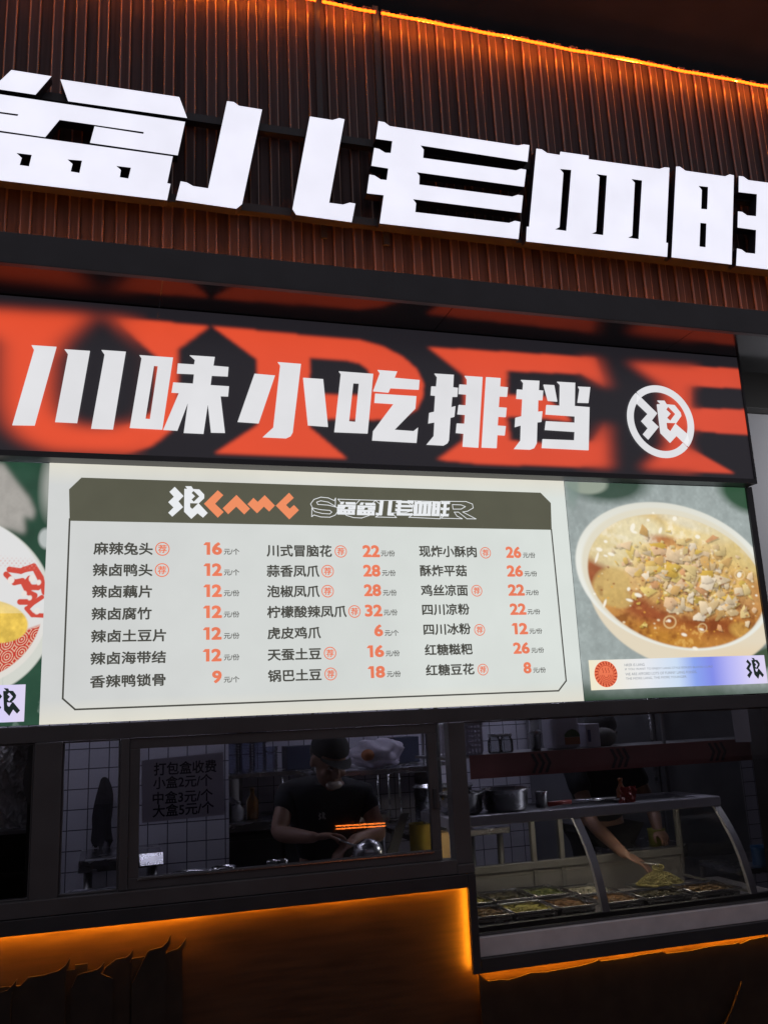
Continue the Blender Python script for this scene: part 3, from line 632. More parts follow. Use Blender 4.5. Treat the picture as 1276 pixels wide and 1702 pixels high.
    for cx, cy, a, b in ((420, 290, 14, 26), (518, 245, 10, 8), (430, 320, 20, 8), (685, 235, 14, 14), (250, 380, 12, 9), (210, 430, 20, 12), (195, 480, 8, 34), (285, 460, 22, 10), (250, 470, 14, 6), (245, 770, 8, 26), (180, 710, 8, 6), (395, 680, 10, 12), (400, 750, 22, 8), (455, 718, 24, 12), (650, 880, 12, 9), (745, 968, 18, 9), (855, 935, 16, 7), (815, 1055, 18, 10), (595, 310, 10, 20), (1092, 590, 14, 18), (830, 350, 16, 12), (550, 200, 8, 6), (1200, 720, 8, 6)):
        img = mixc(img, el(cx, cy, a, b, .3, 4)*.9, (250, 244, 228))
    for k in range(160):
        q = g.random(2)*2*math.pi; rr = math.sqrt(g.random()); cx, cy = 700+520*rr*math.cos(q[0]), 690+300*rr*math.sin(q[0]); r = g.uniform(2.5, 7)
        img = mixc(img, el(cx, cy, r*1.4, r, .2, 3)*soup*.75, [(246, 230, 190), (232, 170, 70), (140, 70, 34)][k % 3])
    for cx, cy, r in ((655, 888, 42), (860, 925, 30), (1095, 590, 34)):
        rg = np.clip(el(cx, cy, r, r, 0, 4)-el(cx, cy, r*.78, r*.78, 0, 4), 0, 1); img = mixc(img, rg*.7, (236, 206, 150))
    return np.clip(blur(img, .8, .8), 0, 1)
def paint_left(px, py):
    sh = px.shape; u = px*3.7; v = (py-760)*3.7; n1 = fbm(sh, 40, 61); n2 = fbm(sh, 10, 71); n3 = fbm(sh, 4, 81)
    img = np.zeros(sh+(3,)); img[:] = lin((40, 72, 56)); img *= (.7+.6*n1)[..., None]
    def el(cx, cy, a, b, th=0.0, soft=1.0):
        c, s = math.cos(th), math.sin(th); du, dv = u-cx, v-cy
        r = np.sqrt(((du*c+dv*s)/a)**2+((-du*s+dv*c)/b)**2); return np.clip((1-r)*min(a, b)/max(soft, 1)+.5, 0, 1)
    cloth = inpoly(u, v, [(-900, 0), (20, 40), (100, 150), (180, 250), (215, 330), (205, 380), (150, 360), (155, 470), (60, 440), (-900, 420)]).astype(float)
    img = mixc(img, blur(cloth, 4, 4), (170, 166, 160)); img *= (1-.25*blur(cloth, 4, 4)*(n2-.2))[..., None]
    img = mixc(img, el(330, 160, 70, 190, .1, 60)*.8, (170, 172, 166)); img = mixc(img, el(285, 500, 45, 60, 0, 20)*.8, (200, 205, 204))
    img = mixc(img, el(-260, 920, 600, 560, .3, 12), (210, 212, 204)); P = el(-275, 880, 580, 530, .3, 8)
    img = mixc(img, P, (222, 222, 222)); img = mixc(img, P*np.clip((v-900)/300, 0, 1)*.3, (226, 214, 186))
    ring = np.clip(el(-275, 880, 545, 495, .3, 6)-el(-275, 880, 330, 300, .3, 6), 0, 1)
    low = ring*np.clip((v-1010-(280-u)*.35)/20, 0, 1); img = mixc(img, low, (196, 60, 48))
    sw_ = np.sin(np.hypot((u % 90)-45, ((v+u*.3) % 80)-40)*.42); img = mixc(img, low*np.clip(sw_*2-.4, 0, 1)*.85, (232, 204, 176))
    for pts, wd in (([(150, 690), (215, 680), (255, 760), (235, 800), (190, 800), (165, 770), (185, 745)], 20), ([(40, 720), (90, 770), (140, 760), (175, 830), (215, 850), (185, 890), (125, 890)], 20), ([(165, 930), (200, 970), (290, 975)], 16), ([(60, 690), (130, 700), (210, 670), (255, 740), (275, 830)], 20), ([(260, 860), (200, 900), (170, 930)], 16)):
        for i in range(len(pts)-1):
            (x0, y0), (x1, y1) = pts[i], pts[i+1]; L = math.hypot(x1-x0, y1-y0); tt_ = np.clip(((u-x0)*(x1-x0)+(v-y0)*(y1-y0))/L**2, 0, 1)
            dd = np.hypot(u-x0-tt_*(x1-x0), v-y0-tt_*(y1-y0)); img = mixc(img, np.clip((wd-dd)/4, 0, 1)*P, (206, 76, 62))
    for cx, cy, r in ((200, 745, 20), (240, 770, 14), (70, 755, 20), (150, 840, 16), (185, 865, 13), (230, 945, 18)): img = mixc(img, el(cx, cy, r, r*1.2, .4, 6), (232, 224, 218))
    img = mixc(img, P*np.clip(1-np.abs(v-640-.1*u)/45, 0, 1)*np.clip(np.sin(u*.23)*np.sin(v*.2)*1.5, 0, 1)*.5, (214, 150, 140))
    food = el(-40, 1010, 215, 130, .15, 8); fc = (.6+.8*n2)[..., None]*np.array(lin((226, 190, 84))); fc = np.where((v < 960)[..., None], fc*.6+np.array(lin((236, 220, 170)))*.45, fc)
    img = img*(1-food[..., None])+fc*food[..., None]
    vein = np.clip(.03-np.abs(n1-.5), 0, 1)/.03*np.clip((v-1250)/100, 0, 1)*(1-P); img = mixc(img, vein*.35, (150, 170, 160))
    return np.clip(img, 0, 1)
PO = (2.5, 0, 1.623)
pr_ = thing('food_poster', 'backlit picture of a white bowl of brown soup with chopped nuts', 'poster', PO)
gxp = np.linspace(2.0, 3.0, 400); gzp = np.linspace(1.6235, 2.6265, 400); XX, ZZ = np.meshgrid(gxp, gzp); px_, py_ = project(XX, np.zeros_like(XX), ZZ)
grid_mesh('printed_film', gxp, gzp, 0.0, paint_right(px_, py_), PRINT, pr_, PO)
MB(PO).box(2.0, 3.0, .004, .05, 1.6235, 2.6265).build('box_body', BLACK, pr_)
MB(PO).box(3.0, 3.034, -.012, .05, 1.61, 2.628).build('edge_trim', BLACK, pr_)
a_ = PY(981, 1110); b_ = PY(1273, 1147); 
label_strip(pr_, 2.036, 2.975, 1.668, 1.800, PO, (.875,))
PL = (-.75, 0, 1.623)
ple = thing('food_poster', 'backlit picture of yellow food on a red patterned plate, at the left edge', 'poster', PL)
gxp = np.concatenate([np.linspace(-1.25, -.56, 60, endpoint=False), np.linspace(-.56, -.25, 150)]); gzp = np.linspace(1.6235, 2.6265, 420); XX, ZZ = np.meshgrid(gxp, gzp); px_, py_ = project(XX, np.zeros_like(XX), ZZ)
grid_mesh('printed_film', gxp, gzp, 0.0, paint_left(px_, py_), PRINT, ple, PL)
MB(PL).box(-1.25, -.2505, .004, .05, 1.6235, 2.6265).build('box_body', BLACK, ple)
label_strip(ple, -1.235, -.302, 1.638, 1.772, PL, (.875,))
#%%PART2%%
# ------------------------------------------------------------------ shop front frame and windows
GLASS = glass_mat('window_glass', (.76, .76, .79), .9, 0.0); CGLASS = glass_mat('case_glass', (.88, .89, .89))
SF = (1.0, 0, .92)
sf = thing('shopfront_frame', 'black metal frame of the stall front around the windows under the menu', 'frame', SF)
mb = MB(SF)
mb.box(-2.0, 3.1, .0, .06, 1.560, 1.618, .002)
mb.build('header', FRAME, sf)
for x0, x1, z0, z1 in ((-.262, -.165, 1.0, 1.5585), (.040, .072, 1.022, 1.5585), (1.352, 1.425, 1.0005, 1.5585), (3.04, 3.16, .646, 1.5585)):
    MB(SF).box(x0, x1, -.002, .06, z0, z1, .003).build('post', FRAME, sf)
MB(SF).box(-2.0, 1.350, -.018, .052, .966, 1.020, .002).box(1.3505, 1.4245, -.020, .052, .9655, 1.0, .002).build('ledge', FRAME, sf)
MB(SF).box(-2.0, 1.389, -.024, -.006, .912, .9635, .002).box(-2.0, 1.389, -.0055, .05, .945, .9632).build('lower_board', BLACK, sf)
MB(SF).box(1.390, 1.424, -.024, -.006, .590, .9635, .002).box(1.406, 1.4238, -.0055, .05, .6, .963).build('corner_trim', BLACK, sf)
MB(SF).box(1.426, 5.2, -.022, -.004, .590, .643, .002).box(1.426, 5.2, -.0035, .045, .625, .6428).build('lower_board', BLACK, sf)
def window(x0, x1, z0, z1, w_, yf, lab, extra=None):
    o = thing('window', lab, 'window', ((x0+x1)/2, yf, z0)); off = tuple(o.location)
    mb = MB(off)
    mb.box(x0, x1, yf, yf+.03, z1-w_, z1, .002).box(x0, x1, yf, yf+.03, z0, z0+w_, .002).box(x0, x0+w_, yf+.001, yf+.029, z0+w_, z1-w_, .002).box(x1-w_, x1, yf+.001, yf+.029, z0+w_, z1-w_, .002)
    mb.build('frame', FRAME, o)
    MB(off).box(x0+w_-.004, x1-w_+.004, yf+.012, yf+.017, z0+w_-.004, z1-w_+.004).build('pane', GLASS, o)
    return o
window(-1.2, -.2625, 1.02, 1.5590, .006, .012, 'dark fixed window at the left edge with crumpled plastic behind')
window(-.1645, .0395, 1.021, 1.5588, .006, .014, 'narrow window looking onto white tiles and a hanging cloth')
cw = window(.073, 1.300, 1.021, 1.5586, .039, .010, 'wide sliding window with the price notice and the cook behind')
MB(tuple(cw.location)).box(.108, 1.262, .004, .010, 1.052, 1.056).build('bead', STEEL, cw)
MB(tuple(cw.location)).box(1.272, 1.288, .000, .010, 1.22, 1.30, .003).build('pull_handle', BLACK, cw)
window(1.4255, 3.039, .7185, 1.5590, .006, .016, 'large fixed window in front of the curved display case')

# ------------------------------------------------------------------ counter front, led strips, cut-out skyline
CO_ = (1.0, .03, 0)
co = thing('counter', 'wood panelled counter front glowing orange along its top edge', 'counter', CO_)
MB(CO_).box(-2.2, 1.404, .030, .06, .0, .955).build('front_panel', WOOD, co)
MB(CO_).box(1.4045, 5.2, .031, .06, .0, .636).build('front_panel', WOOD, co)
MB(CO_).box(-2.0, .35, .000, .010, .922, .930).box(.352, 1.375, .017, .023, .9185, .9250).box(1.3992, 1.4042, -.001, .006, .602, .915).box(1.43, 5.1, .000, .010, .602, .609).build('led_strip', LED, co)
ES_ = (0, 1480); ESS = 3.19
def ce(pts, Y): return pl(pts, ES_, ESS, Y)
houses = [([(-700, 585), (-120, 560), (0, 545), (40, 530), (70, 500), (92, 470), (86, 505), (66, 540), (60, 600)], -.006),
          ([(-60, 520), (110, 505), (150, 462), (230, 450), (310, 428), (350, 396), (373, 358), (372, 392), (352, 428), (352, 480)], .004),
          ([(340, 480), (350, 425), (398, 420), (399, 396), (466, 387), (466, 410), (470, 480)], .014),
          ([(380, 520), (410, 450), (450, 436), (515, 421), (538, 402), (554, 382), (552, 412), (534, 440), (600, 470), (600, 520)], -.004),
          ([(520, 500), (560, 410), (615, 366), (670, 355), (690, 340), (706, 316), (708, 350), (690, 372), (690, 500)], .008),
          ([(640, 500), (700, 362), (812, 344), (815, 360), (815, 500)], .016),
          ([(700, 500), (780, 330), (795, 318), (860, 300), (886, 276), (906, 236), (908, 282), (882, 318), (882, 500)], .002),
          ([(840, 500), (884, 330), (940, 311), (968, 285), (988, 252), (990, 288), (966, 320), (970, 500)], .012)]
RO = (.1, 0, .4)
rel = thing('skyline_cutout', 'dark cutout of upswept tiled roofs fixed to the counter front at left', 'wall decoration', RO)
for pts, y in houses:
    q = ce(pts, y); q = q+[(q[-1][0], .06), (q[0][0], .06)]
    MB(RO).prism([q], y, y+.009).build('roof_plate', RELIEF, rel)
RO2 = (2.6, 0, .3); random.seed(3)
rel2 = thing('skyline_cutout', 'dark cutout with a jagged top edge under the display case, lit orange behind', 'wall decoration', RO2)
q = [(1.424, .583)]; x = 1.46
while x < 5.0:
    z = .566-.010*min(1, max(0, (2.3-x)))+.005*math.sin(x*7)+.003*math.sin(x*23+1)
    q += [(x, z+random.uniform(-.004, .004))]
    if random.random() < .25: q += [(x+.02, z+.005), (x+.032, z-.002)]
    x += random.uniform(.03, .09)
q += [(5.0, .06), (1.424, .06)]
MB(RO2).prism([q], .005, .014).build('roof_plate', RELIEF, rel2)
q = ce([(0, 0)], 0)
e0 = PY(1205, 1702, -.02); e1 = PY(1233, 1632, -.02)
MB(RO2).prism([[(e0[0]-.5, e0[1]-.03), (e0[0], e0[1]), (e0[0]+.04, e0[1]+.05), (e1[0], e1[1]), (e1[0]-.004, e1[1]-.035), (e0[0]+.06, e0[1]-.02), (e0[0]+.06, .08), (e0[0]-.5, .08)]], -.02, -.011).build('roof_plate', RELIEF, rel2)

# ------------------------------------------------------------------ kitchen shell
TILE = tile_mat('white_wall_tile', (.60, .59, .68), (.10, .10, .13), .1)
PAINTK = mat('kitchen_board', (.12, .12, .13), .7, var=.15)
tw = thing('tiled_wall', 'white tiled wall with a hanging cloth behind the narrow window', 'wall', (-.4, 1.45, 0))
MB((-.4, 1.45, 0)).box(-2.0, .62, 1.45, 1.52, 0, 2.7).build('tiles', TILE, tw)
tw2 = thing('tiled_wall', 'white tiled back wall behind the shelf with jug and steel cups', 'wall', (2.6, 2.25, 0))
MB((2.6, 2.25, 0)).box(.62, 5.0, 2.25, 2.32, 0, 2.7).build('tiles', TILE, tw2)
kc = MB().box(-2.0, 3.0, .08, 2.5, 2.72, 2.78).box(3.001, 5.0, .43, 2.5, 2.72, 2.78).build('kitchen_ceiling', PAINTK, label='dark kitchen ceiling board hidden behind the menu', cat='ceiling', kind='structure')
TUBE = mat('fluorescent_tube', (.8, .8, .8), .3, emit=(.84, .84, 1.0), es=29)
TUBE2 = mat('bright_fluorescent_tube', (.8, .8, .8), .3, emit=(.84, .84, 1.0), es=58)
def tube_light(x0, x1, y, z, lab, tm=TUBE):
    o = thing('tube_light', lab, 'ceiling light', ((x0+x1)/2, y, z)); off = tuple(o.location)
    MB(off).box(x0-.03, x1+.03, y-.03, y+.03, z+.03, z+.08, .006).build('housing', STEEL, o)
    MB(off).tube([(x0, y, z), (x1, y, z)], .016, 10).build('tube', tm, o)
tube_light(-.5, .6, .95, 2.60, 'fluorescent kitchen tube above the tiled corner')
tube_light(-1.15, -.45, .42, 2.50, 'added fluorescent tube above the dark cabinet, brightening the crumpled plastic')  # unseen tube added to brighten the plastic in the cabinet
tube_light(1.9, 3.0, 1.25, 2.60, 'fluorescent kitchen tube above the display case', TUBE2)
bx = MB((-.7, .7, 0)).box(-1.4, -.268, .10, .9, 0, 1.60).build('left_cabinet', mat('dark_cabinet', (.025, .022, .022), .5), None)
bpy.data.objects.remove(bx)
lc = thing('cabinet', 'dark shelf cabinet at the left edge holding crumpled plastic', 'cabinet', (-.7, .5, 0)); LO = (-.7, .5, 0)
DARKW = mat('dark_cabinet_board', (.03, .026, .026), .45, var=.2)
MB(LO).box(-.285, -.262, .08, .70, 0, 1.62).build('side_panel', DARKW, lc)
MB(LO).box(-1.4, -.286, .66, .69, 0, 1.62).build('back_panel', DARKW, lc)
for z in (1.245, 1.10): MB(LO).box(-1.4, -.2865, .14, .655, z-.012, z).build('shelf', DSTEEL if z > 1.2 else DARKW, lc)

def at(px, py, Y): return PY(px, py, Y)
# crumpled clear plastic on the cabinet shelf
def crumple(name, x0, x1, z0, z1, y, amp, m, label, cat, seed, nx=26, nz=34, edge=None, group=None):
    g = np.random.default_rng(seed); bm = bmesh.new(); V = []
    ph = g.random((9, 4))*6
    for j in range(nz):
        row = []
        for i in range(nx):
            u, v = i/(nx-1), j/(nz-1)
            d = sum(math.sin(ph[k, 0]+(ph[k, 1]*2)*u*(1+k*.5)+(ph[k, 2]*2)*v*(1+k*.4))/(1+k*.35) for k in range(9))*amp*.35+g.normal()*amp*.10
            ex = edge(v) if edge else 0
            row.append(bm.verts.new((x0+(x1-x0)*u+ex*u+g.normal()*.0012, y+d+abs(u-.5)**2*.12*(x1-x0)*4, z0+(z1-z0)*v+g.normal()*.0015)))
        V.append(row)
    for j in range(nz-1):
        for i in range(nx-1): bm.faces.new((V[j][i], V[j][i+1], V[j+1][i+1], V[j+1][i]))
    me = bpy.data.meshes.new(name); bm.to_mesh(me); bm.free()
    return link(name, me, m, None, label, cat, group)
PLAST = mat('crinkled_plastic', (.55, .54, .53), .16, var=.5, vscale=9, bump=.5, spec=1.0)
a = at(-60, 1362, .22); b = at(60, 1236, .22)
crumple('plastic_bag', a[0], b[0], 1.247, b[1]+.01, .22, .055, PLAST, 'crumpled clear plastic bag in the dark window at the left edge', 'plastic bag', 4, edge=lambda v: -.03*math.sin(v*3.1)-.02*v)
# hanging cloth
CLOTH = mat('dark_cloth', (.022, .020, .026), .9, var=.3, vscale=20)
c0 = at(174, 1292, 1.38); c1 = at(174, 1402, 1.38)
bm = bmesh.new(); rings = []
for j in range(34):
    v = j/33; wv = .012+.034*min(1, v*1.7)**.8+.006*math.sin(v*6); ring = []
    if j == 0: wv = .006
    for k in range(40):
        t = 2*math.pi*k/40; r = 1+.16*math.sin(t*5+v*2.2)+.12*math.sin(t*8-v*3)+.07*math.sin(t*13+v*4)
        z = c0[1]+(c1[1]-c0[1])*v*(1+.07*math.sin(t*3+.6)*v+.04*math.sin(t*7)*v)
        ring.append(bm.verts.new((c0[0]+wv*r*math.cos(t)+.006*math.sin(v*5+.5)-.004, 1.405+wv*.5*r*math.sin(t), z)))
    rings.append(ring)
for p, q in zip(rings, rings[1:]):
    for k in range(40): bm.faces.new((p[k], p[(k+1) % 40], q[(k+1) % 40], q[k])).smooth = True
bm.faces.new(rings[0])
me = bpy.data.meshes.new('hanging_cloth'); bm.to_mesh(me); bm.free()
link('hanging_cloth', me, CLOTH, None, 'dark cloth hanging on the white tiles in the narrow window', 'cloth')

# steel tables
def table(name_lab, x0, x1, y0, y1, z, th=.04, shelf=None, cat='table'):
    o = thing('steel_table', name_lab, cat, ((x0+x1)/2, (y0+y1)/2, 0)); off = tuple(o.location)
    MB(off).box(x0, x1, y0, y1, z-th, z, .004).build('table_top', STEEL, o)
    for x in (x0+.04, x1-.04):
        for y in (y0+.04, y1-.04): MB(off).tube([(x, y, 0), (x, y, z-th)], .018, 8).build('leg', DSTEEL, o)
    if shelf: MB(off).box(x0+.02, x1-.02, y0+.02, y1-.02, shelf-.02, shelf).build('lower_shelf', DSTEEL, o)
    return o
zt = at(250, 1421, 1.0)[1]
xa = at(131, 1430, 1.0)[0]; xb = at(271, 1425, 1.0)[0]
table('steel table with bright edge below the hanging cloth', xa, xb, 1.0, 1.40, zt, .055, .5)
st2 = at(350, 1372, 1.55)[1]
table('long steel prep table in the dim kitchen behind the cook', .35, 1.55, 1.55, 2.1, st2, .05, .5)
# refrigerated base under the prep table (dark front)
rf = thing('counter_fridge', 'dark under-counter fridge with ribbed front below the prep table', 'fridge', (.8, 1.65, 0)); off = tuple(rf.location)
MB(off).box(.42, 1.45, 1.62, 2.05, .12, st2-.07, .006).build('body', mat('fridge_dark', (.06, .06, .065), .4, .3), rf)
for k in range(2): MB(off).box(.44+k*.51, .93+k*.51, 1.60, 1.619, .2, st2-.10, .004).build('door', mat('fridge_door', (.08, .08, .085), .35, .5), rf)

# tilted steel plate added to mirror the tube as the table edge glint
ta = at(232, 1428, .97); tb = at(271, 1424, .97)
tr2 = MB(((ta[0]+tb[0])/2, .97, ta[1])).box(ta[0], tb[0], .930, .934, ta[1]-.034, ta[1]+.034, .001, rot=Matrix.Rotation(math.radians(-47), 3, 'X')).build('glint_plate', STEEL, None, 'added tilted steel plate under the notice, mirroring the tube as a white glint', 'tray'); tr2.location = ((ta[0]+tb[0])/2, .97, ta[1])
# wall shelf with cups
sz = at(420, 1283, 1.8)[1]; shx0 = at(368, 1283, 1.8)[0]; shx1 = at(700, 1275, 1.8)[0]
ws = thing('wall_shelf', 'steel shelf on the back wall carrying plastic cups and a carrier bag', 'shelf', (1.2, 1.9, sz)); off = (1.2, 1.9, sz)
MB(off).box(shx0, shx1+.25, 1.75, 2.24, sz-.03, sz-.004, .003).build('board', STEEL, ws)
for x in (shx0+.1, shx1+.1): MB(off).box(x, x+.02, 1.8, 2.245, sz-.16, sz-.031).build('bracket', DSTEEL, ws)
CUP = glass_mat('clear_plastic_cups', (.62, .66, .80), 1.0, .15, 1.6)
labs = ['tall stack of clear cups at the left end of the wall shelf', 'second stack of clear cups from the left on the wall shelf', 'third stack of clear cups on the wall shelf', 'short stack of clear cups nearest the cook']
for k, (hx, hh) in enumerate(((385, .20), (408, .22), (431, .19), (450, .10))):
    x = at(hx, 1280, 1.85)[0]; mb = MB((x, 1.85, sz))
    prof = [(.0, .0), (.036, .0)]; z = 0
    while z < hh: prof += [(.037, z+.004), (.044, z+.014), (.046, z+.016), (.040, z+.017)]; z += .015
    prof += [(.044, z+.03), (.048, z+.035), (.046, z+.035)]
    mb.lathe(prof, (x, 1.85, sz-.003), 24).build('cup_stack', CUP, None, labs[k], 'cups', 'stacks of clear cups on the wall shelf').location = (x, 1.85, sz)
# carrier bag with orange contents on the shelf
BAG = mat('thin_white_plastic', (.62, .58, .70), .4, var=.15, vscale=16)
p0 = at(582, 1277, 1.35); p1 = at(662, 1228, 1.35)
bg_ = thing('carrier_bag', 'white plastic carrier bag with orange fruit beside the cook', 'bag', ((p0[0]+p1[0])/2, 1.35, p0[1])); off = tuple(bg_.location)
g = np.random.default_rng(9); bm = bmesh.new(); bmesh.ops.create_icosphere(bm, subdivisions=4, radius=1)
W, H_ = (p1[0]-p0[0])/2, (p1[1]-p0[1])/2
for v in bm.verts:
    n = v.co.copy(); f = 1+.10*math.sin(n.x*7+n.z*5)+.08*math.sin(n.y*11-n.z*9+1)+.05*math.sin(n.x*19+n.y*15+n.z*13)
    sq = 1/max(abs(n.x)**.6+.25*abs(n.z)**2, .8)
    v.co = Vector((n.x*W*f*1.05, n.y*.10*f, n.z*H_*f*1.05+H_+.01*n.x))
    if n.x > .2 and n.z < -.2: v.co.z -= .02*n.x
me = bpy.data.meshes.new('bag_skin'); bm.to_mesh(me); bm.free()
for p in me.polygons: p.use_smooth = True
link('bag_skin', me, BAG, bg_)
MB(off).ell((p0[0]+W*.55, 1.262, p0[1]+H_*.95), (.038, .03, .032), 14).build('fruit', mat('orange_fruit', (.45, .16, .06), .5), bg_)
hs = thing('hanging_shelf', 'narrow steel shelf under the carrier bag beside the cook', 'shelf', (p0[0], 1.35, p0[1])); off = tuple(hs.location)
MB(off).box(p0[0]-.25, p1[0]+.2, 1.22, 1.50, p0[1]-.035, p0[1]-.006, .003).build('board', STEEL, hs)
for x in (p0[0]-.2, p1[0]+.15): MB(off).tube([(x, 1.36, p0[1]-.006), (x, 1.36, 2.72)], .008, 8).build('hanger_rod', DSTEEL, hs)

# front worktop with bowls
table('steel worktop behind the sliding window in front of the cook', -.15, 1.30, .09, .46, .97, .04, .4)
def lathe_thing(name, prof, x, y, z, m, lab, cat, group=None, n=36):
    o = MB((x, y, z)).lathe(prof, (x, y, z), n).build(name, m, None, lab, cat, group); o.location = (x, y, z); return o
bowl = lambda r, h: [(0.001, .0), (r*.55, .0), (r*.8, h*.35), (r*.97, h*.9), (r*1.04, h), (r*1.02, h+.003), (r*.95, h*.9), (r*.76, h*.38), (r*.5, .008), (.001, .008)]
cyl = lambda r, h: [(.001, 0), (r, 0), (r, h*.97), (r*1.06, h), (r*1.04, h+.003), (r*.95, h*.97), (r*.95, .01), (.001, .01)]
for px, r, h, lab in ((316, .075, .05, 'wide steel bowl under the price notice, left one'), (348, .06, .045, 'small steel bowl right of the wide bowl under the notice'), (372, .05, .06, 'deep steel bowl nearest the cook on the worktop')):
    x = at(px, 1436, .26)[0]; lathe_thing('steel_bowl', bowl(r, h), x, .26, .972, STEEL, lab, 'bowl', 'steel bowls on the worktop')
for px, lab in ((452, 'small steel cup beside the cook on the worktop'), (470, 'second small steel cup closer to the cook')):
    x = at(px, 1425, .24)[0]; lathe_thing('steel_cup', cyl(.022, .07), x, .24, .972, STEEL, lab, 'cup', 'small steel cups on the worktop')
x = at(612, 1415, .30)[0]; lathe_thing('round_ladle_bowl', [(.001, 0), (.03, .0), (.062, .03), (.068, .06), (.055, .095), (.02, .115), (.001, .117)], x, .30, .972, STEEL, 'round shiny steel pot under the cook\'s hands', 'pot')

# big pot and yellow carton right of the cook
x = at(735, 1303, .95)[0]; zr = at(720, 1306, .95)[1]
stz = zr-.20
stv = table('steel stand holding the large pot right of the cook', x-.26, x+.26, .72, 1.18, stz-.002, .03, .45)
lathe_thing('stock_pot', [(.001, 0), (.145, 0), (.15, .01), (.15, .19), (.158, .195), (.158, .2), (.143, .199), (.142, .02), (.001, .02)], x, .95, stz, STEEL, 'large steel stock pot right of the cook seen through both panes', 'pot', n=48)
YEL = mat('yellow_plastic', (.40, .30, .06), .4, var=.2); CARD = mat('carton', (.34, .22, .10), .7, var=.2)
c = at(738, 1410, .60); MB().box(c[0]-.03, c[0]+.03, .60, .70, c[1]-.10, c[1]+.07, .004).build('carton', CARD, label='small tan carton in the slit right of the sliding window', cat='carton')
c = at(700, 1395, .60); lathe_thing('yellow_tub', cyl(.055, .15), c[0], .60, c[1]-.08, YEL, 'dull yellow tub at the right end of the sliding window', 'tub')
sh_ = table('low steel ledge carrying the yellow tub and tan carton', 1.08, 1.45, .52, .74, at(700, 1395, .6)[1]-.082, .02)
c0 = at(650, 1418, .5); c1 = at(668, 1352, .5)
MB().prism([[(c0[0]-.02, c0[1]), (c0[0]+.03, c0[1]), (c1[0]+.035, c1[1]), (c1[0]-.005, c1[1])]], .50, .512).build('cutting_board', mat('grey_board', (.16, .16, .16), .6, var=.2), label='grey cutting board leaning upright right of the cook', cat='cutting board')
# clutter on the prep table, the shelf and the hanging shelf
AMB = mat('amber_bottle', (.16, .07, .02), .2); GRB = mat('green_bottle', (.03, .09, .04), .2); REDC = mat('red_cap', (.3, .03, .03), .4); WHB = mat('white_tub', (.5, .5, .52), .4); BLB = mat('blue_box', (.035, .045, .085), .6)
bot = lambda r, h: [(.001, 0), (r, 0), (r, h*.6), (r*.4, h*.78), (r*.38, h*.94), (r*.45, h*.95), (r*.45, h), (.001, h)]
for px, m, h, lab in ((298, AMB, .24, 'amber sauce bottle at the left end of the prep table'), (313, GRB, .21, 'green bottle on the prep table, beside the amber one'), (396, WHB, .10, 'squat white bottle in the middle of the prep table'), (420, AMB, .17, 'short amber bottle on the prep table left of the cook')):
    x = at(px, 1372, 1.7)[0]; lathe_thing('sauce_bottle', bot(.034, h), x, 1.7, st2+.001, m, lab, 'bottle', 'bottles on the prep table', 20)
for px, r, h, m, lab in ((345, .055, .06, WHB, 'white lump of dough in a tub on the prep table'), (370, .05, .09, DSTEEL, 'dull steel canister on the prep table')):
    x = at(px, 1372, 1.75)[0]; lathe_thing('canister', cyl(r, h), x, 1.75, st2+.001, m, lab, 'canister', None, 24)
for k, (px, w_2, h, m, lab) in enumerate(((500, .10, .13, BLB, 'dark blue box on the wall shelf left of the cook'), (530, .07, .09, WHB, 'white box on the wall shelf behind the cook'), (668, .09, .15, BLB, 'blue box at the right end of the wall shelf'))):
    x = at(px, 1278, 1.95)[0]; o = MB((x, 1.95, sz)).box(x-w_2, x+w_2, 1.86, 2.04, sz-.003, sz+h, .004).build('storage_box', m, None, lab, 'box', 'boxes on the wall shelf'); o.location = (x, 1.95, sz)
labs = ['leftmost ladle hanging under the wall shelf', 'second ladle from the left hanging under the wall shelf', 'third ladle hanging under the wall shelf', 'ladle hanging nearest to the large pot']
for k, px in enumerate((470, 628, 646, 664)):
    x = at(px, 1290, 1.72)[0]; o = thing('hanging_ladle', labs[k], 'ladle', (x, 1.73, sz-.04), 'ladles hanging under the wall shelf'); off = tuple(o.location)
    MB(off).tube([(x, 1.735, sz-.035), (x+.004, 1.732, sz-.30)], .006, 6).build('handle', STEEL, o)
    MB(off).lathe([(.001, -.03), (.025, -.024), (.042, 0), (.04, .001), (.023, -.021), (.001, -.027)], (x+.006, 1.70, sz-.31), 18).build('bowl', STEEL, o)
# price notice on the glass
PAP = mat('notice_paper', (.22, .21, .23), .8, var=.06, vscale=6)
_nt = PAP.node_tree; _tl = _nt.nodes.new('ShaderNodeBsdfTranslucent'); _tl.inputs[0].default_value = (.60, .57, .63, 1); _mx = _nt.nodes.new('ShaderNodeMixShader'); _mx.inputs[0].default_value = .5
_nt.links.new(_nt.nodes['Principled BSDF'].outputs[0], _mx.inputs[1]); _nt.links.new(_tl.outputs[0], _mx.inputs[2]); _nt.links.new(_mx.outputs[0], _nt.nodes['Material Output'].inputs[0]); PINK = mat('notice_ink', (.012, .012, .014), .7)
q = [at(*p, .034) for p in ((236, 1264), (371, 1250), (374, 1354), (236, 1368))]
no = MB((q[0][0], .034, q[2][1])).prism([[q[0], q[1], q[2], q[3]]], .0335, .0345).build('price_notice', PAP, None, 'grey paper notice of box charges taped inside the sliding window', 'notice'); no.location = (q[0][0], .034, q[2][1])
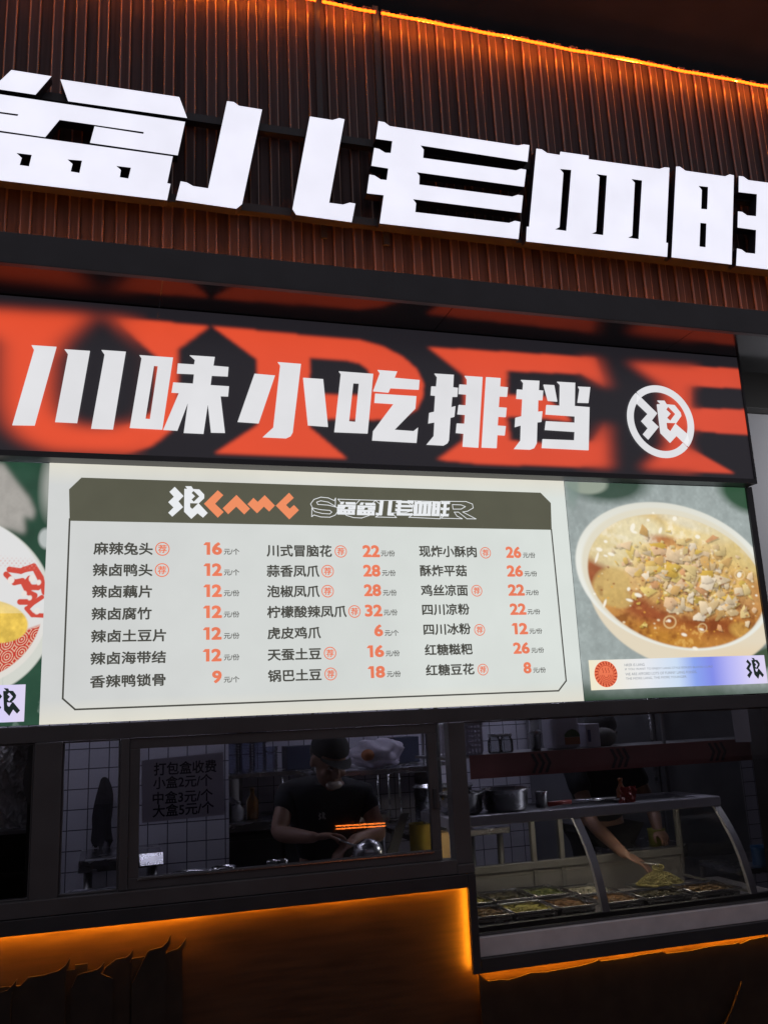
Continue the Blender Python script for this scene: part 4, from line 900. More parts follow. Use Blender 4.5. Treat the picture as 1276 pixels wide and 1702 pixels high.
for s, (xl, xr, yc, h) in (('打包盒收费', (256, 360, 1277, 20)), ('小盒2元/个', (255, 353, 1300, 19)), ('中盒3元/个', (254, 354, 1325, 19)), ('大盒5元/个', (254, 356, 1346, 19))):
    a = at(xl, yc+1.5, .0315); b = at(xr, yc-4, .0315); hh = h/400*.97
    put_text('notice_line', s, (a[0], b[0], (a[1]+b[1])/2-hh/2, (a[1]+b[1])/2+hh/2), .0325, PINK, no, .02, off=(q[0][0], .034, q[2][1]))

# ------------------------------------------------------------------ curved display case
CASE2 = mat('case_rear_plastic', (.16, .155, .15), .4, var=.08)
CASE = mat('case_frame_plastic', (.40, .39, .44), .35, var=.08); CBASE = mat('case_base_grey', (.80, .75, .77), .35, var=.10, vscale=10)
DO = (2.1, .3, .64); X0c, X1c = 1.44, 2.80
dc = thing('display_case', 'grey framed curved glass food display case behind the right window', 'display case', DO)
MB(DO).box(1.432, 3.03, .055, .64, .30, .712, .004).build('base', CBASE, dc)
MB(SF).box(1.4265, 5.0, -.001, .052, .6432, .7165, .003).build('sill_panel', CBASE, sf)
MB(DO).box(1.436, 3.0, .058, .085, .7135, .742, .003).build('gasket', mat('case_gasket', (.07, .07, .08), .4), dc)
prof = []
for k in range(15):
    t = k/14; y = .062+.20*t; z = .735+.375*t; bul = .035*math.sin(math.pi*t)
    prof.append((y-bul*.88, z+bul*.47))
bm = bmesh.new(); L = [[bm.verts.new((xx-DO[0], y-DO[1], z-DO[2])) for y, z in prof] for xx in (X0c+.02, X1c-.02)]
for k in range(14): bm.faces.new((L[0][k], L[1][k], L[1][k+1], L[0][k+1])).smooth = True
me = bpy.data.meshes.new('curved_glass'); bm.to_mesh(me); bm.free(); link('curved_glass', me, CGLASS, dc)
for xx in (X0c, 2.045, X1c):
    bm = bmesh.new(); R_ = []
    for y, z in prof: R_.append([bm.verts.new((xx+dx-DO[0], y+dy-.004-DO[1], z-DO[2])) for dx, dy in ((-.017, 0), (.017, 0), (.017, .022), (-.017, .022))])
    for p, q in zip(R_, R_[1:]):
        for k in range(4): bm.faces.new((p[k], p[(k+1) % 4], q[(k+1) % 4], q[k]))
    bm.faces.new(R_[0]); bm.faces.new(R_[-1]); bmesh.ops.recalc_face_normals(bm, faces=bm.faces)
    me = bpy.data.meshes.new('front_rib'); bm.to_mesh(me); bm.free(); link('front_rib', me, CASE, dc)
MB(DO).box(X0c-.02, X1c+.02, .248, .285, 1.106, 1.150, .005).box(X0c-.02, X1c+.02, .575, .62, 1.106, 1.1495, .005).box(X1c-.07, X1c+.0195, .2855, .5745, 1.107, 1.149).box(X0c-.0195, X0c+.02, .2855, .5745, 1.107, 1.149).build('top_frame', CASE, dc)
MB(DO).box(X0c+.021, X1c-.071, .2852, .5748, 1.128, 1.143).build('top_plate', mat('case_top_steel', (.42, .42, .44), .35, .9), dc)
CLED = mat('case_lamp_warm', (.8, .8, .7), .4, emit=(1.0, .90, .66), es=30)
MB(DO).box(X0c+.05, X1c-.08, .290, .302, 1.108, 1.1145).build('case_lamp', CLED, dc)
for xx in (X0c, 1.98, 2.13, X1c): MB(DO).box(xx-.012, xx+.012, .585, .613, .742, 1.1055, .003).build('rear_post', CASE2, dc)
MB(DO).box(X0c, X1c, .582, .616, .845, .880, .003).build('rear_rail', CASE2, dc)
MB(DO).box(X0c, X1c, .592, .606, .714, .8445).build('rear_panel', mat('case_inner_steel', (.26, .25, .24), .4, .4), dc)
MB(DO).box(X1c-.006, X1c+.006, .085, .59, .742, .752).build('end_sill', CASE2, dc)
MB(DO).prism([[(0, 0), (1, 0), (1, 1)]], 0, 1).bm.free()
bm = bmesh.new(); vs = [bm.verts.new((X1c+.004-DO[0], y-DO[1], z-DO[2])) for y, z in prof+[(.59, 1.105), (.59, .75)]]; bm.faces.new(vs)
me = bpy.data.meshes.new('end_glass'); bm.to_mesh(me); bm.free(); link('end_glass', me, CGLASS, dc)
# food pans
def food_surface(cx, cy, wx, wy, z, cols, seed, rough, off, name, parent, mound=.02):
    g = np.random.default_rng(seed); bm = bmesh.new()
    m = bpy.data.materials.new(name+'_mat'); m.use_nodes = True; nt = m.node_tree; b = nt.nodes['Principled BSDF']
    n = nt.nodes.new('ShaderNodeTexNoise'); n.inputs['Scale'].default_value = 60; n.inputs['Detail'].default_value = 3
    cr = nt.nodes.new('ShaderNodeValToRGB'); cr.color_ramp.elements[0].position = .36; cr.color_ramp.elements[1].position = .62
    cr.color_ramp.elements[0].color = (*cols[0], 1); cr.color_ramp.elements[1].color = (*cols[1], 1)
    tc = nt.nodes.new('ShaderNodeTexCoord'); nt.links.new(tc.outputs['Object'], n.inputs['Vector'])
    nt.links.new(n.outputs['Fac'], cr.inputs[0]); nt.links.new(cr.outputs[0], b.inputs['Base Color']); b.inputs['Roughness'].default_value = rough
    bmesh.ops.create_grid(bm, x_segments=14, y_segments=14, size=.5)
    for v in bm.verts:
        e = max(0, 1-(max(abs(v.co.x), abs(v.co.y))*2)**3)
        v.co = Vector((cx+v.co.x*wx-off[0], cy+v.co.y*wy-off[1], z+mound*e+g.normal()*.003-off[2]))
    for k in range(70):
        x, y = cx+(g.random()-.5)*wx*.9, cy+(g.random()-.5)*wy*.9
        r = bmesh.ops.create_icosphere(bm, subdivisions=1, radius=1); s = g.uniform(.004, .009)
        R3 = Matrix.Rotation(g.random()*6, 3, 'Z') @ Matrix.Rotation(g.random()*.8, 3, 'X')
        e = max(0, 1-(max(abs(x-cx)/wx, abs(y-cy)/wy)*2)**3)
        for v in r['verts']: v.co = R3 @ Vector((v.co.x*s*2.6, v.co.y*s, v.co.z*s*.7))+Vector((x-off[0], y-off[1], z+mound*e+.004-off[2]))
    me = bpy.data.meshes.new(name); bm.to_mesh(me); bm.free(); return link(name, me, m, parent)
def pan(x0, x1, y0, y1, z, lab, cols, seed, mound=.015, rough=.35):
    off = ((x0+x1)/2, (y0+y1)/2, z-.05); o = thing('food_pan', lab, 'food pan', off, 'steel food pans in the display case'); t = .004
    mb = MB(off); mb.box(x0, x1, y0, y0+t, z-.05, z-.003).box(x0, x1, y1-t, y1, z-.05, z-.003).box(x0, x0+t, y0+t, y1-t, z-.05, z-.003).box(x1-t, x1, y0+t, y1-t, z-.05, z-.003).box(x0+t, x1-t, y0+t, y1-t, z-.05, z-.046)
    for a in ((x0-.008, x1+.008, y0-.008, y0+t), (x0-.008, x1+.008, y1-t, y1+.008), (x0-.008, x0+t, y0+t, y1-t), (x1-t, x1+.008, y0+t, y1-t)): mb.box(*a, z-.003, z, .001)
    zt3 = z+.001; mb.tube([(x0-.006, y0-.006, zt3), (x1+.006, y0-.006, zt3), (x1+.006, y1+.006, zt3), (x0-.006, y1+.006, zt3), (x0-.006, y0-.006, zt3)], .0042, 8)
    mb.build('pan', STEEL, o)
    food_surface(off[0], off[1], x1-x0-.01, y1-y0-.01, z-.022, cols, seed, rough, off, 'food', o, mound)
Gn = ((.04, .06, .015), (.20, .22, .06)); Yl = ((.26, .21, .04), (.55, .50, .14)); Br = ((.09, .05, .02), (.32, .20, .09)); Rd = ((.14, .06, .02), (.36, .20, .08)); Wh = ((.30, .28, .20), (.55, .52, .42)); Dk = ((.03, .028, .018), (.13, .11, .06))
pans = [(1.46, 1.63, Br, 'pan of brown cut food at the front left of the case'), (1.65, 1.84, Yl, 'pan of pale yellow shreds at the front of the case'), (1.86, 2.02, Rd, 'pan of reddish food at the front beside the centre rib')]
for i, (a, b, c_, lab) in enumerate(pans): pan(a, b, .11, .30, .765, lab, c_, 20+i)
for i, (a, b, c_, lab) in enumerate(((1.46, 1.64, Yl, 'pan of yellow strips in the second row at left'), (1.66, 1.84, Dk, 'pan of black strips in the second row, middle'), (1.86, 2.02, Gn, 'pan of dark greens in the second row beside the rib'))): pan(a, b, .33, .54, .775, lab, c_, 30+i)
for i, (a, b, y0, y1, c_, lab) in enumerate(((2.08, 2.26, .11, .30, Rd, 'pan of orange brown food right of the centre rib'), (2.28, 2.50, .11, .28, Dk, 'dark pan in front of the noodle heap'), (2.54, 2.76, .11, .30, Br, 'dark brown pan at the right end of the case'), (2.08, 2.26, .33, .54, Wh, 'pan of pale pieces behind the orange food'))): pan(a, b, y0, y1, .762, lab, c_, 40+i)
# noodle heap on a tray, strands lifted by the cook
NO = at(1098, 1490, .40); nz = .765
NM = mat('pale_noodles', (.42, .36, .14), .45, var=.3, vscale=40)
tr = MB((NO[0], .40, nz-.02)).box(NO[0]-.13, NO[0]+.13, .31, .50, nz-.02, nz-.012, .003).build('tray', DSTEEL, None, 'flat steel tray under the heap of pale noodles', 'tray'); tr.location = (NO[0], .40, nz-.02)
g = np.random.default_rng(12); mb = MB((NO[0], .40, nz-.01))
for k in range(150):
    a0 = g.random()*6.28; r0 = .10*math.sqrt(g.random()); pts = []
    for j in range(9):
        a0 += g.normal()*.5; r0 = min(.115, max(.0, r0+g.normal()*.02)); hz = .055*max(0, 1-(r0/.12)**2)*(.55+.5*g.random())
        pts.append((NO[0]+r0*math.cos(a0)*1.05, .40+r0*math.sin(a0)*.7, nz-.008+hz))
    mb.tube(pts, .0022, 4, caps=False)
mb.ell((NO[0], .40, nz-.006), (.095, .06, .03), 20)
zt_ = at(1093, 1442, .40)
for k in range(46):
    a0 = g.random()*6.28; r1 = .012*math.sqrt(g.random()); r0 = .045*math.sqrt(g.random())
    top_ = Vector((zt_[0]+r1*math.cos(a0)*1.8, .40+r1*math.sin(a0), zt_[1]+.006*g.normal())); bt = Vector((NO[0]-.01+r0*math.cos(a0), .40+r0*math.sin(a0)*.7, nz+.03))
    mb.tube([top_, top_.lerp(bt, .35)+Vector((0, 0, -.004)), top_.lerp(bt, .7)+Vector((.003*g.normal(), 0, 0)), bt], .0019, 4, caps=False)
for k in range(30):
    a0 = g.random()*6.28; mb.tube([(zt_[0]+.03*math.cos(a0+j*.7), .40+.016*math.sin(a0+j*.7), zt_[1]+.012*math.sin(j*.8+a0)) for j in range(6)], .0021, 4, caps=False)
nd = mb.build('noodles', NM, None, 'heap of pale yellow noodles being lifted from the tray', 'noodles', norm=False); nd.location = (NO[0], .40, nz-.01)

# things on top of the case
TZ = 1.1515
lathe_thing('cooking_pot', [(.001, 0), (.085, 0), (.10, .012), (.108, .09), (.118, .098), (.118, .101), (.105, .098), (.097, .014), (.001, .01)], at(840, 1340, .43)[0], .43, TZ-.008, STEEL, 'steel cooking pot on top of the display case, right of the post', 'pot', 'pots on the display case')
lathe_thing('cooking_pot', [(.001, 0), (.08, 0), (.095, .012), (.10, .085), (.11, .093), (.11, .096), (.098, .093), (.09, .014), (.001, .01)], 1.56, .44, TZ-.008, STEEL, 'steel cooking pot on the case half hidden by the post', 'pot', 'pots on the display case')
lathe_thing('steel_cup', cyl(.03, .07), at(899, 1325, .45)[0], .45, TZ-.008, STEEL, 'small steel cup right of the cooking pot on the case', 'cup')
RED = mat('red_plastic', (.30, .035, .03), .35, var=.2)
p0 = at(1022, 1352, .36); 
crumple('red_bag', p0[0], p0[0]+.09, TZ-.03, TZ+.07, .30, .018, RED, 'crumpled red plastic bag hanging over the case top edge', 'bag', 8, 14, 14)
pb = at(1032, 1318, .45)
lathe_thing('sauce_bottle', [(.001, 0), (.022, 0), (.024, .01), (.024, .05), (.01, .075), (.008, .09), (.011, .092), (.011, .105), (.001, .106)], pb[0], .45, TZ-.008, mat('orange_sauce', (.35, .12, .04), .3), 'small orange sauce bottle behind the red bag', 'bottle')
p0 = at(905, 1338, .40); p1 = at(1022, 1330, .40)
sp_ = thing('spatula', 'long spatula with a red handle lying on the case top', 'spatula', (p0[0], .40, TZ)); off = tuple(sp_.location)
MB(off).tube([(p0[0], .36, TZ+.012), (p0[0]+.12, .37, TZ+.014)], .011, 8).build('handle', RED, sp_)
MB(off).tube([(p0[0]+.12, .37, TZ+.014), (p1[0], .40, TZ+.012)], .006, 8).box(p1[0]-.02, p1[0]+.08, .365, .435, TZ+.004, TZ+.008, .001).build('blade', STEEL, sp_)

# ------------------------------------------------------------------ over-shelf with red edge
SZ = 1.392; OS = (2.4, .55, SZ)
os_ = thing('over_shelf', 'shelf above the display case with a dark red chevron edge board', 'shelf', OS)
REDB = mat('dark_red_board', (.28, .10, .095), .5, var=.15, vscale=6); CHV = mat('chevron_black', (.05, .035, .04), .5)
MB(OS).box(1.66, 3.6, .548, .556, 1.283, SZ+.002).build('edge_board', REDB, os_)
MB(OS).box(1.5, 3.6, .557, .90, SZ-.012, SZ).build('board', DSTEEL, os_)
mb = MB(OS)
for cx_ in (1.98, 2.42, 3.00):
    for k in range(3):
        x = cx_+k*.035; mb.prism([[(x, 1.292), (x+.016, 1.292), (x+.040, 1.338), (x+.016, 1.384), (x, 1.384), (x+.024, 1.338)]], .5445, .5475)
mb.build('chevron', CHV, os_)
for x in (1.52, 2.775, 3.35): MB(OS).tube([(x, .60, 1.150), (x, .60, 2.70)], .0095, 10).build('pole', DSTEEL, os_)
WP = mat('white_plastic', (.58, .56, .64), .4, var=.06)
# white perforated basket
p0 = at(775, 1238, .68)
bk = thing('plastic_basket', 'white perforated plastic basket at the left end of the over-shelf', 'basket', (p0[0]-.04, .70, SZ)); off = tuple(bk.location); mb = MB(off)
for k in range(5): mb.box(p0[0]-.15, p0[0]+.065, .62, .627, SZ+.03+.022*k, SZ+.042+.022*k)
for k in range(12): mb.box(p0[0]-.15+.0185*k, p0[0]-.142+.0185*k, .6275, .632, SZ+.002, SZ+.14)
mb.box(p0[0]-.155, p0[0]+.07, .615, .637, SZ+.14, SZ+.155, .003).box(p0[0]-.155, p0[0]+.07, .80, .81, SZ+.002, SZ+.15).box(p0[0]+.06, p0[0]+.068, .64, .80, SZ+.002, SZ+.15).box(p0[0]-.15, p0[0]+.058, .64, .80, SZ+.001, SZ+.008)
mb.build('mesh_wall', WP, bk)
JAR = glass_mat('jar_glass', (.8, .82, .82), 1, .05, 1.5)
for px, lab in ((822, 'left glass jar on the over-shelf'), (842, 'right glass jar on the over-shelf beside the steel cups')):
    x = at(px, 1250, .66)[0]; o = lathe_thing('glass_jar', [(.001, 0), (.03, 0), (.034, .01), (.034, .06), (.026, .07), (.026, .08)], x, .66, SZ+.001, JAR, lab, 'jar', 'glass jars on the over-shelf'); 
    ld = MB((x, .66, SZ)).lathe([(.001, .012), (.028, .012), (.028, .0), (.03, .0), (.03, .014), (.001, .015)], (x, .66, SZ+.078), 24).build('lid', STEEL, None); ld.parent = o
x = at(891, 1250, .66)[0]
lathe_thing('steel_beaker', [(.001, 0), (.026, 0), (.032, .085), (.04, .088), (.04, .091), (.03, .09), (.001, .08)], x, .66, SZ+.001, STEEL, 'upright steel beaker on the over-shelf left of the jug', 'beaker', 'steel beakers on the over-shelf')
lathe_thing('steel_beaker', [(.001, .10), (.022, .10), (.028, .0), (.034, -.001), (.034, -.004), (.001, -.003)], x, .66, SZ+.0965, STEEL, 'upturned steel beaker stacked on top of the other', 'beaker', 'steel beakers on the over-shelf')
# white jug with label
xj = at(936, 1240, .68)[0]
jg = thing('plastic_jug', 'big white plastic jug with an orange label on the over-shelf', 'jug', (xj, .70, SZ)); off = tuple(jg.location)
MB(off).box(xj-.078, xj+.078, .63, .77, SZ+.001, SZ+.19, .022).build('body', WP, jg)
MB(off).lathe([(.001, 0), (.05, 0), (.05, .02), (.045, .028), (.001, .03)], (xj, .70, SZ+.19), 24).build('lid', mat('jug_lid_brown', (.16, .05, .03), .5), jg)
MB(off).tube([(xj-.05, .70, SZ+.19), (xj-.05, .70, SZ+.225), (xj+.05, .70, SZ+.225), (xj+.05, .70, SZ+.19)], .007, 8).build('handle', WP, jg)
MB(off).box(xj-.016, xj+.068, .6255, .629, SZ+.022, SZ+.058).build('label', mat('jug_label_orange', (.35, .13, .05), .6), jg)
MB(off).prism([[(xj-.016, SZ+.059), (xj+.068, SZ+.059), (xj+.068, SZ+.072), (xj+.05, SZ+.092), (xj+.026, SZ+.098), (xj+.002, SZ+.09), (xj-.016, SZ+.072)]], .6255, .629).build('label_crown', mat('jug_label_green', (.04, .10, .03), .6), jg)
xb = at(985, 1240, .66)[0]
MB((xb, .70, SZ)).box(xb-.05, xb+.03, .63, .75, SZ+.001, SZ+.12, .004).box(xb-.042, xb-.026, .6265, .629, SZ+.03, SZ+.09, mi=1).build('white_carton', [WP, mat('print_blue', (.05, .05, .14), .6)], None, 'white carton with dark print right of the jug', 'carton').location = (xb, .70, SZ)
SACK = mat('grey_sack', (.14, .14, .13), .8, var=.3, vscale=20)
o = MB((xb+.1, .72, SZ)).ell((xb+.10, .72, SZ+.045), (.075, .06, .05), 20).build('sack', SACK, None, 'small grey lumpy sack on the over-shelf right of the carton', 'sack'); o.location = (xb+.1, .72, SZ)
# upright fridge
FRD = mat('fridge_steel_dark', (.24, .245, .26), .4, .45, var=.15, vscale=5, rvar=.1)
fo = (3.3, 1.7, 0); fg = thing('upright_fridge', 'tall dark steel fridge at the right of the kitchen', 'fridge', fo)
MB(fo).box(2.75, 4.0, 1.62, 2.2, .1, 2.1, .006).build('body', FRD, fg)
for k in range(2):
    d = MB(fo).box(2.76+k*.62, 3.37+k*.62, 1.59, 1.618, .15, 2.08, .006).build('door', FRD, fg)
    MB(fo).tube([(3.33+k*.09, 1.572, 1.1), (3.33+k*.09, 1.572, 1.7)], .009, 8).build('handle', STEEL, d)
q0 = at(1213, 1168, .20); q1 = at(1240, 1168, .20); q2 = at(1248, 1233, .20); q3 = at(1222, 1234, .20)
o = MB((q0[0], .2, q3[1])).prism([[q0, q1, q2, q3]], .20, .2012).build('hanging_paper', mat('white_paper', (.42, .40, .46), .8), None, 'white paper slip hanging at the upper right of the display window', 'paper'); o.location = (q0[0], .2, q3[1])
MB((q0[0], .2, q3[1])).box((q0[0]+q1[0])/2-.006, (q0[0]+q1[0])/2+.006, .196, .199, q0[1]-.012, q0[1]+.005).build('clip', STEEL, o)
BLUE = mat('blue_plastic', (.02, .10, .24), .4)
c = at(1264, 1420, .75); lathe_thing('blue_bucket', cyl(.05, .09), c[0], .75, c[1]-.05, BLUE, 'small blue tub at the right edge behind the case', 'tub')
table('steel side table carrying the blue tub at the right edge', c[0]-.2, c[0]+.4, .68, 1.1, c[1]-.052, .03)
c = at(1092, 1402, .85); lathe_thing('yellow_container', cyl(.045, .075), c[0], .85, c[1]-.002, mat('yellow_green_plastic', (.22, .22, .05), .4), 'yellow green tub behind the display case', 'tub')
table('steel back table with the yellow green tub', c[0]-.30, c[0]+.14, .78, 1.1, c[1]-.003, .06)

# ------------------------------------------------------------------ people
SKIN = mat('skin', (.27, .15, .11), .5, var=.08, vscale=20); SHIRT = mat('black_tshirt', (.020, .022, .028), .85, var=.2, vscale=15)
HAIR = mat('black_hair', (.012, .010, .010), .5); TROU = mat('dark_trousers', (.03, .03, .035), .85); CAPM = mat('black_cap_fabric', (.020, .020, .023), .85)
def skin_mesh(nodes, edges, sub=2):
    me = bpy.data.meshes.new('skin'); idx = {k: i for i, k in enumerate(nodes)}
    me.from_pydata([v[0] for v in nodes.values()], [(idx[a], idx[b]) for a, b in edges], []); o = bpy.data.objects.new('skin', me); COL.objects.link(o)
    o.modifiers.new('s', 'SKIN'); 
    for i, v in enumerate(nodes.values()):
        r = v[1]; me.skin_vertices[0].data[i].radius = r if isinstance(r, tuple) else (r, r)
    me.skin_vertices[0].data[0].use_root = True
    s = o.modifiers.new('u', 'SUBSURF'); s.levels = sub; s.render_levels = sub
    bpy.context.view_layer.update(); r = bpy.data.meshes.new_from_object(o.evaluated_get(bpy.context.evaluated_depsgraph_get()))
    bpy.data.objects.remove(o); return r
def fuse(meshes, voxel, smooth=2):
    bm = bmesh.new()
    for m in meshes: bm.from_mesh(m)
    me = bpy.data.meshes.new('fuse'); bm.to_mesh(me); bm.free(); o = bpy.data.objects.new('fuse', me); COL.objects.link(o)
    r = o.modifiers.new('r', 'REMESH'); r.mode = 'VOXEL'; r.voxel_size = voxel; r.use_smooth_shade = True
    sm = o.modifiers.new('sm', 'SMOOTH'); sm.iterations = smooth; sm.factor = .5
    bpy.context.view_layer.update(); out = bpy.data.meshes.new_from_object(o.evaluated_get(bpy.context.evaluated_depsgraph_get())); bpy.data.objects.remove(o); return out
def to_mesh(mb):
    me = bpy.data.meshes.new('t'); mb.bm.to_mesh(me); mb.bm.free(); return me
def hand(wrist, d, palm_n, side, curl=.6):
    """five separate fingers on a palm; d points along the hand, palm_n out of the palm, side towards the thumb"""
    d, n_, s_ = Vector(d).normalized(), Vector(palm_n).normalized(), Vector(side).normalized(); w0 = Vector(wrist); nodes = {}; edges = []
    out = []
    pc = w0+d*.048; mb = MB(); R = Matrix((d, s_, n_)).transposed()
    mb.ell(pc, (.050, .040, .015), 16, rot=R); out.append(to_mesh(mb))
    for k, (off, L) in enumerate(((.028, .074), (.010, .082), (-.009, .077), (-.027, .060))):
        b0 = w0+d*.082+s_*off; pts = [b0-d*.02]; dir_ = d.copy(); c = curl*(1+.08*k); p = b0
        for seg in (.45, .32, .26):
            pts.append(p.copy()); dir_ = (dir_*math.cos(c)+n_*math.sin(c)).normalized() if seg != .45 else (dir_*math.cos(c*.5)+n_*math.sin(c*.5)).normalized(); p = p+dir_*L*seg
        pts.append(p); nd_ = {('f', j): (q, .0088-.0008*j) for j, q in enumerate(pts)}; ks = list(nd_)
        out.append(skin_mesh(nd_, list(zip(ks, ks[1:])), 1))
    t0 = w0+d*.025+s_*.028; t1 = t0+d*.026+s_*.022+n_*.008; t2 = t1+d*.030+s_*.004+n_*.016; t3 = t2+d*.018-s_*.006+n_*.012
    nd_ = {('t', j): (q, .0105-.001*j) for j, q in enumerate((t0, t1, t2, t3))}; ks = list(nd_); out.append(skin_mesh(nd_, list(zip(ks, ks[1:])), 1))
    return out
def person(lab, base, facing, hipz, chest, neck, headc, headrot, larm, rarm, sc=1.0):
    """larm/rarm: shoulder, elbow, wrist, (hand dir, palm normal, thumb side)"""
    bx_, by_ = base; off = (bx_, by_, 0); root = thing('person', lab, 'person', off)
    f = Vector((math.sin(facing), -math.cos(facing), 0)); s = Vector((f.y, -f.x, 0))   # f forward, s to the person's left
    hip = Vector((bx_, by_, hipz)); ch = Vector(chest); nk = Vector(neck)
    N = {'hip': (hip, (.15, .105)), 'waist': (hip.lerp(ch, .45), (.135, .095)), 'chest': (ch, (.155, .11)), 'neckb': (nk-Vector((0, 0, .03)), (.075, .065)), 'neck': (nk, .052), 'skull': (Vector(headc), .06)}
    E_ = [('hip', 'waist'), ('waist', 'chest'), ('chest', 'neckb'), ('neckb', 'neck'), ('neck', 'skull')]
    for sd, sg in (('l', 1), ('r', -1)):
        h = hip+s*(.095*sg)+Vector((0, 0, -.07)); kn = Vector((h.x, h.y, .50))+f*.02; an = Vector((h.x, h.y, .09)); to = an+f*.15+Vector((0, 0, -.055))
        N.update({sd+'th': (h, .085), sd+'kn': (kn, .06), sd+'ca': (kn.lerp(an, .35)-f*.015, .055), sd+'an': (an, .04), sd+'to': (to, .034)}); E_ += [('hip', sd+'th'), (sd+'th', sd+'kn'), (sd+'kn', sd+'ca'), (sd+'ca', sd+'an'), (sd+'an', sd+'to')]
    for sd, A_ in (('l', larm), ('r', rarm)):
        S_, El, Wr = Vector(A_[0]), Vector(A_[1]), Vector(A_[2])
        N.update({sd+'sh': (S_, .058), sd+'ua': (S_.lerp(El, .5), .047), sd+'el': (El, .040), sd+'fa': (El.lerp(Wr, .35), .040), sd+'wr': (Wr, .027), sd+'pa': (Wr+Vector(A_[3][0]).normalized()*.03, .022)}); E_ += [('chest', sd+'sh'), (sd+'sh', sd+'ua'), (sd+'ua', sd+'el'), (sd+'el', sd+'fa'), (sd+'fa', sd+'wr'), (sd+'wr', sd+'pa')]
    NB = {k: (v[0], (tuple(q*.80 for q in v[1]) if isinstance(v[1], tuple) else (v[1]*.86 if k[1:] in ('th', 'sh', 'kn') else v[1]))) for k, v in N.items()}
    parts = [skin_mesh(NB, E_)]
    for A_ in (larm, rarm): parts += hand(A_[2], *A_[3])
    hc = Vector(headc); HR = headrot; mb = MB(); w_ = lambda x, y, z: hc+HR @ Vector((x, y, z))     # local head: x person's right->camera right, -y forward
    mb.ell(w_(0, .010, .025), (.076, .096, .098), 24, rot=HR).ell(w_(0, -.022, -.045), (.058, .068, .075), 20, rot=HR).ell(w_(0, -.070, -.098), (.026, .022, .018), 12, rot=HR)
    mb.ell(w_(0, -.098, -.018), (.013, .020, .024), 12, rot=HR).ell(w_(0, -.088, .012), (.010, .014, .03), 10, rot=HR)
    mb.ell(w_(0, -.086, -.058), (.024, .012, .007), 10, rot=HR).ell(w_(0, -.083, -.070), (.020, .012, .007), 10, rot=HR)
    for sg in (1, -1):
        mb.ell(w_(.078*sg, .012, -.008), (.010, .020, .032), 12, rot=HR); mb.ell(w_(.033*sg, -.079, .018), (.022, .012, .008), 10, rot=HR); mb.ell(w_(.04*sg, -.066, -.03), (.024, .02, .02), 10, rot=HR)
    parts.append(to_mesh(mb))
    me = fuse(parts, .006, 3)
    co = np.empty(len(me.vertices)*3); me.vertices.foreach_get('co', co); me.vertices.foreach_set('co', (co.reshape(-1, 3)-np.array(off)).ravel())
    body = link('body', me, SKIN, root)
    for sg in (1, -1):
        mb = MB(off); mb.ell(w_(.033*sg, -.083, .006), (.0125, .008, .007), 12, rot=HR).build('eye', mat('eye_dark', (.03, .02, .02), .3), root)
    # shirt: torso and upper arms grown a little
    g_ = lambda r, k: tuple(v*k+.010 for v in r) if isinstance(r, tuple) else r*k+.010
    NS = {k: (N[k][0], g_(N[k][1], 1.03)) for k in ('hip', 'waist', 'chest', 'neckb')}; ES2 = [('hip', 'waist'), ('waist', 'chest'), ('chest', 'neckb')]
    for sd in ('l', 'r'):
        NS.update({sd+'sh': (N[sd+'sh'][0], g_(N[sd+'sh'][1], 1.08)), sd+'ua': (N[sd+'sh'][0].lerp(N[sd+'el'][0], .55), .066)}); ES2 += [('chest', sd+'sh'), (sd+'sh', sd+'ua')]
    ms = skin_mesh(NS, ES2); 
    def sub_off(m):
        co = np.empty(len(m.vertices)*3); m.vertices.foreach_get('co', co); m.vertices.foreach_set('co', (co.reshape(-1, 3)-np.array(off)).ravel()); 
        for p in m.polygons: p.use_smooth = True
        return m
    link('tshirt', sub_off(ms), SHIRT, root)
    NT = {k: (N[k][0], g_(N[k][1], 1.02)) for k in N if k == 'hip' or k[1:] in ('th', 'kn', 'ca', 'an')}; ET = [e for e in E_ if e[0] in NT and e[1] in NT]
    link('trousers', sub_off(skin_mesh(NT, ET)), TROU, root)
    mb = MB(off); mb.ell(w_(0, .022, .032), (.083, .098, .097), 24, rot=HR); 
    bm = mb.bm; inv = HR.inverted()
    dele = [v for v in bm.verts if (inv @ (v.co+Vector(off)-hc)).z < (.030 if (inv @ (v.co+Vector(off)-hc)).y < 0.02 else -.045)]
    bmesh.ops.delete(bm, geom=dele, context='VERTS'); mb.build('hair', HAIR, root)
    mb = MB(off); mb.ell(w_(0, .012, .055), (.088, .102, .085), 24, rot=HR); bm = mb.bm
    dele = [v for v in bm.verts if (inv @ (v.co+Vector(off)-hc)).z < .045]; bmesh.ops.delete(bm, geom=dele, context='VERTS')
    rr = [[bm.verts.new(w_(.082*math.sin(t), -.035-.058*math.cos(t)-e*math.cos(t)**2, .048-.010*e/.06)-Vector(off)) for t in np.linspace(-1.25, 1.25, 15)] for e in (0, .03, .062)]
    for p, q in zip(rr, rr[1:]):
        for k in range(14): bm.faces.new((p[k], p[k+1], q[k+1], q[k])).smooth = True
    mb.build('cap', CAPM, root)
    return root, off, w_, HR
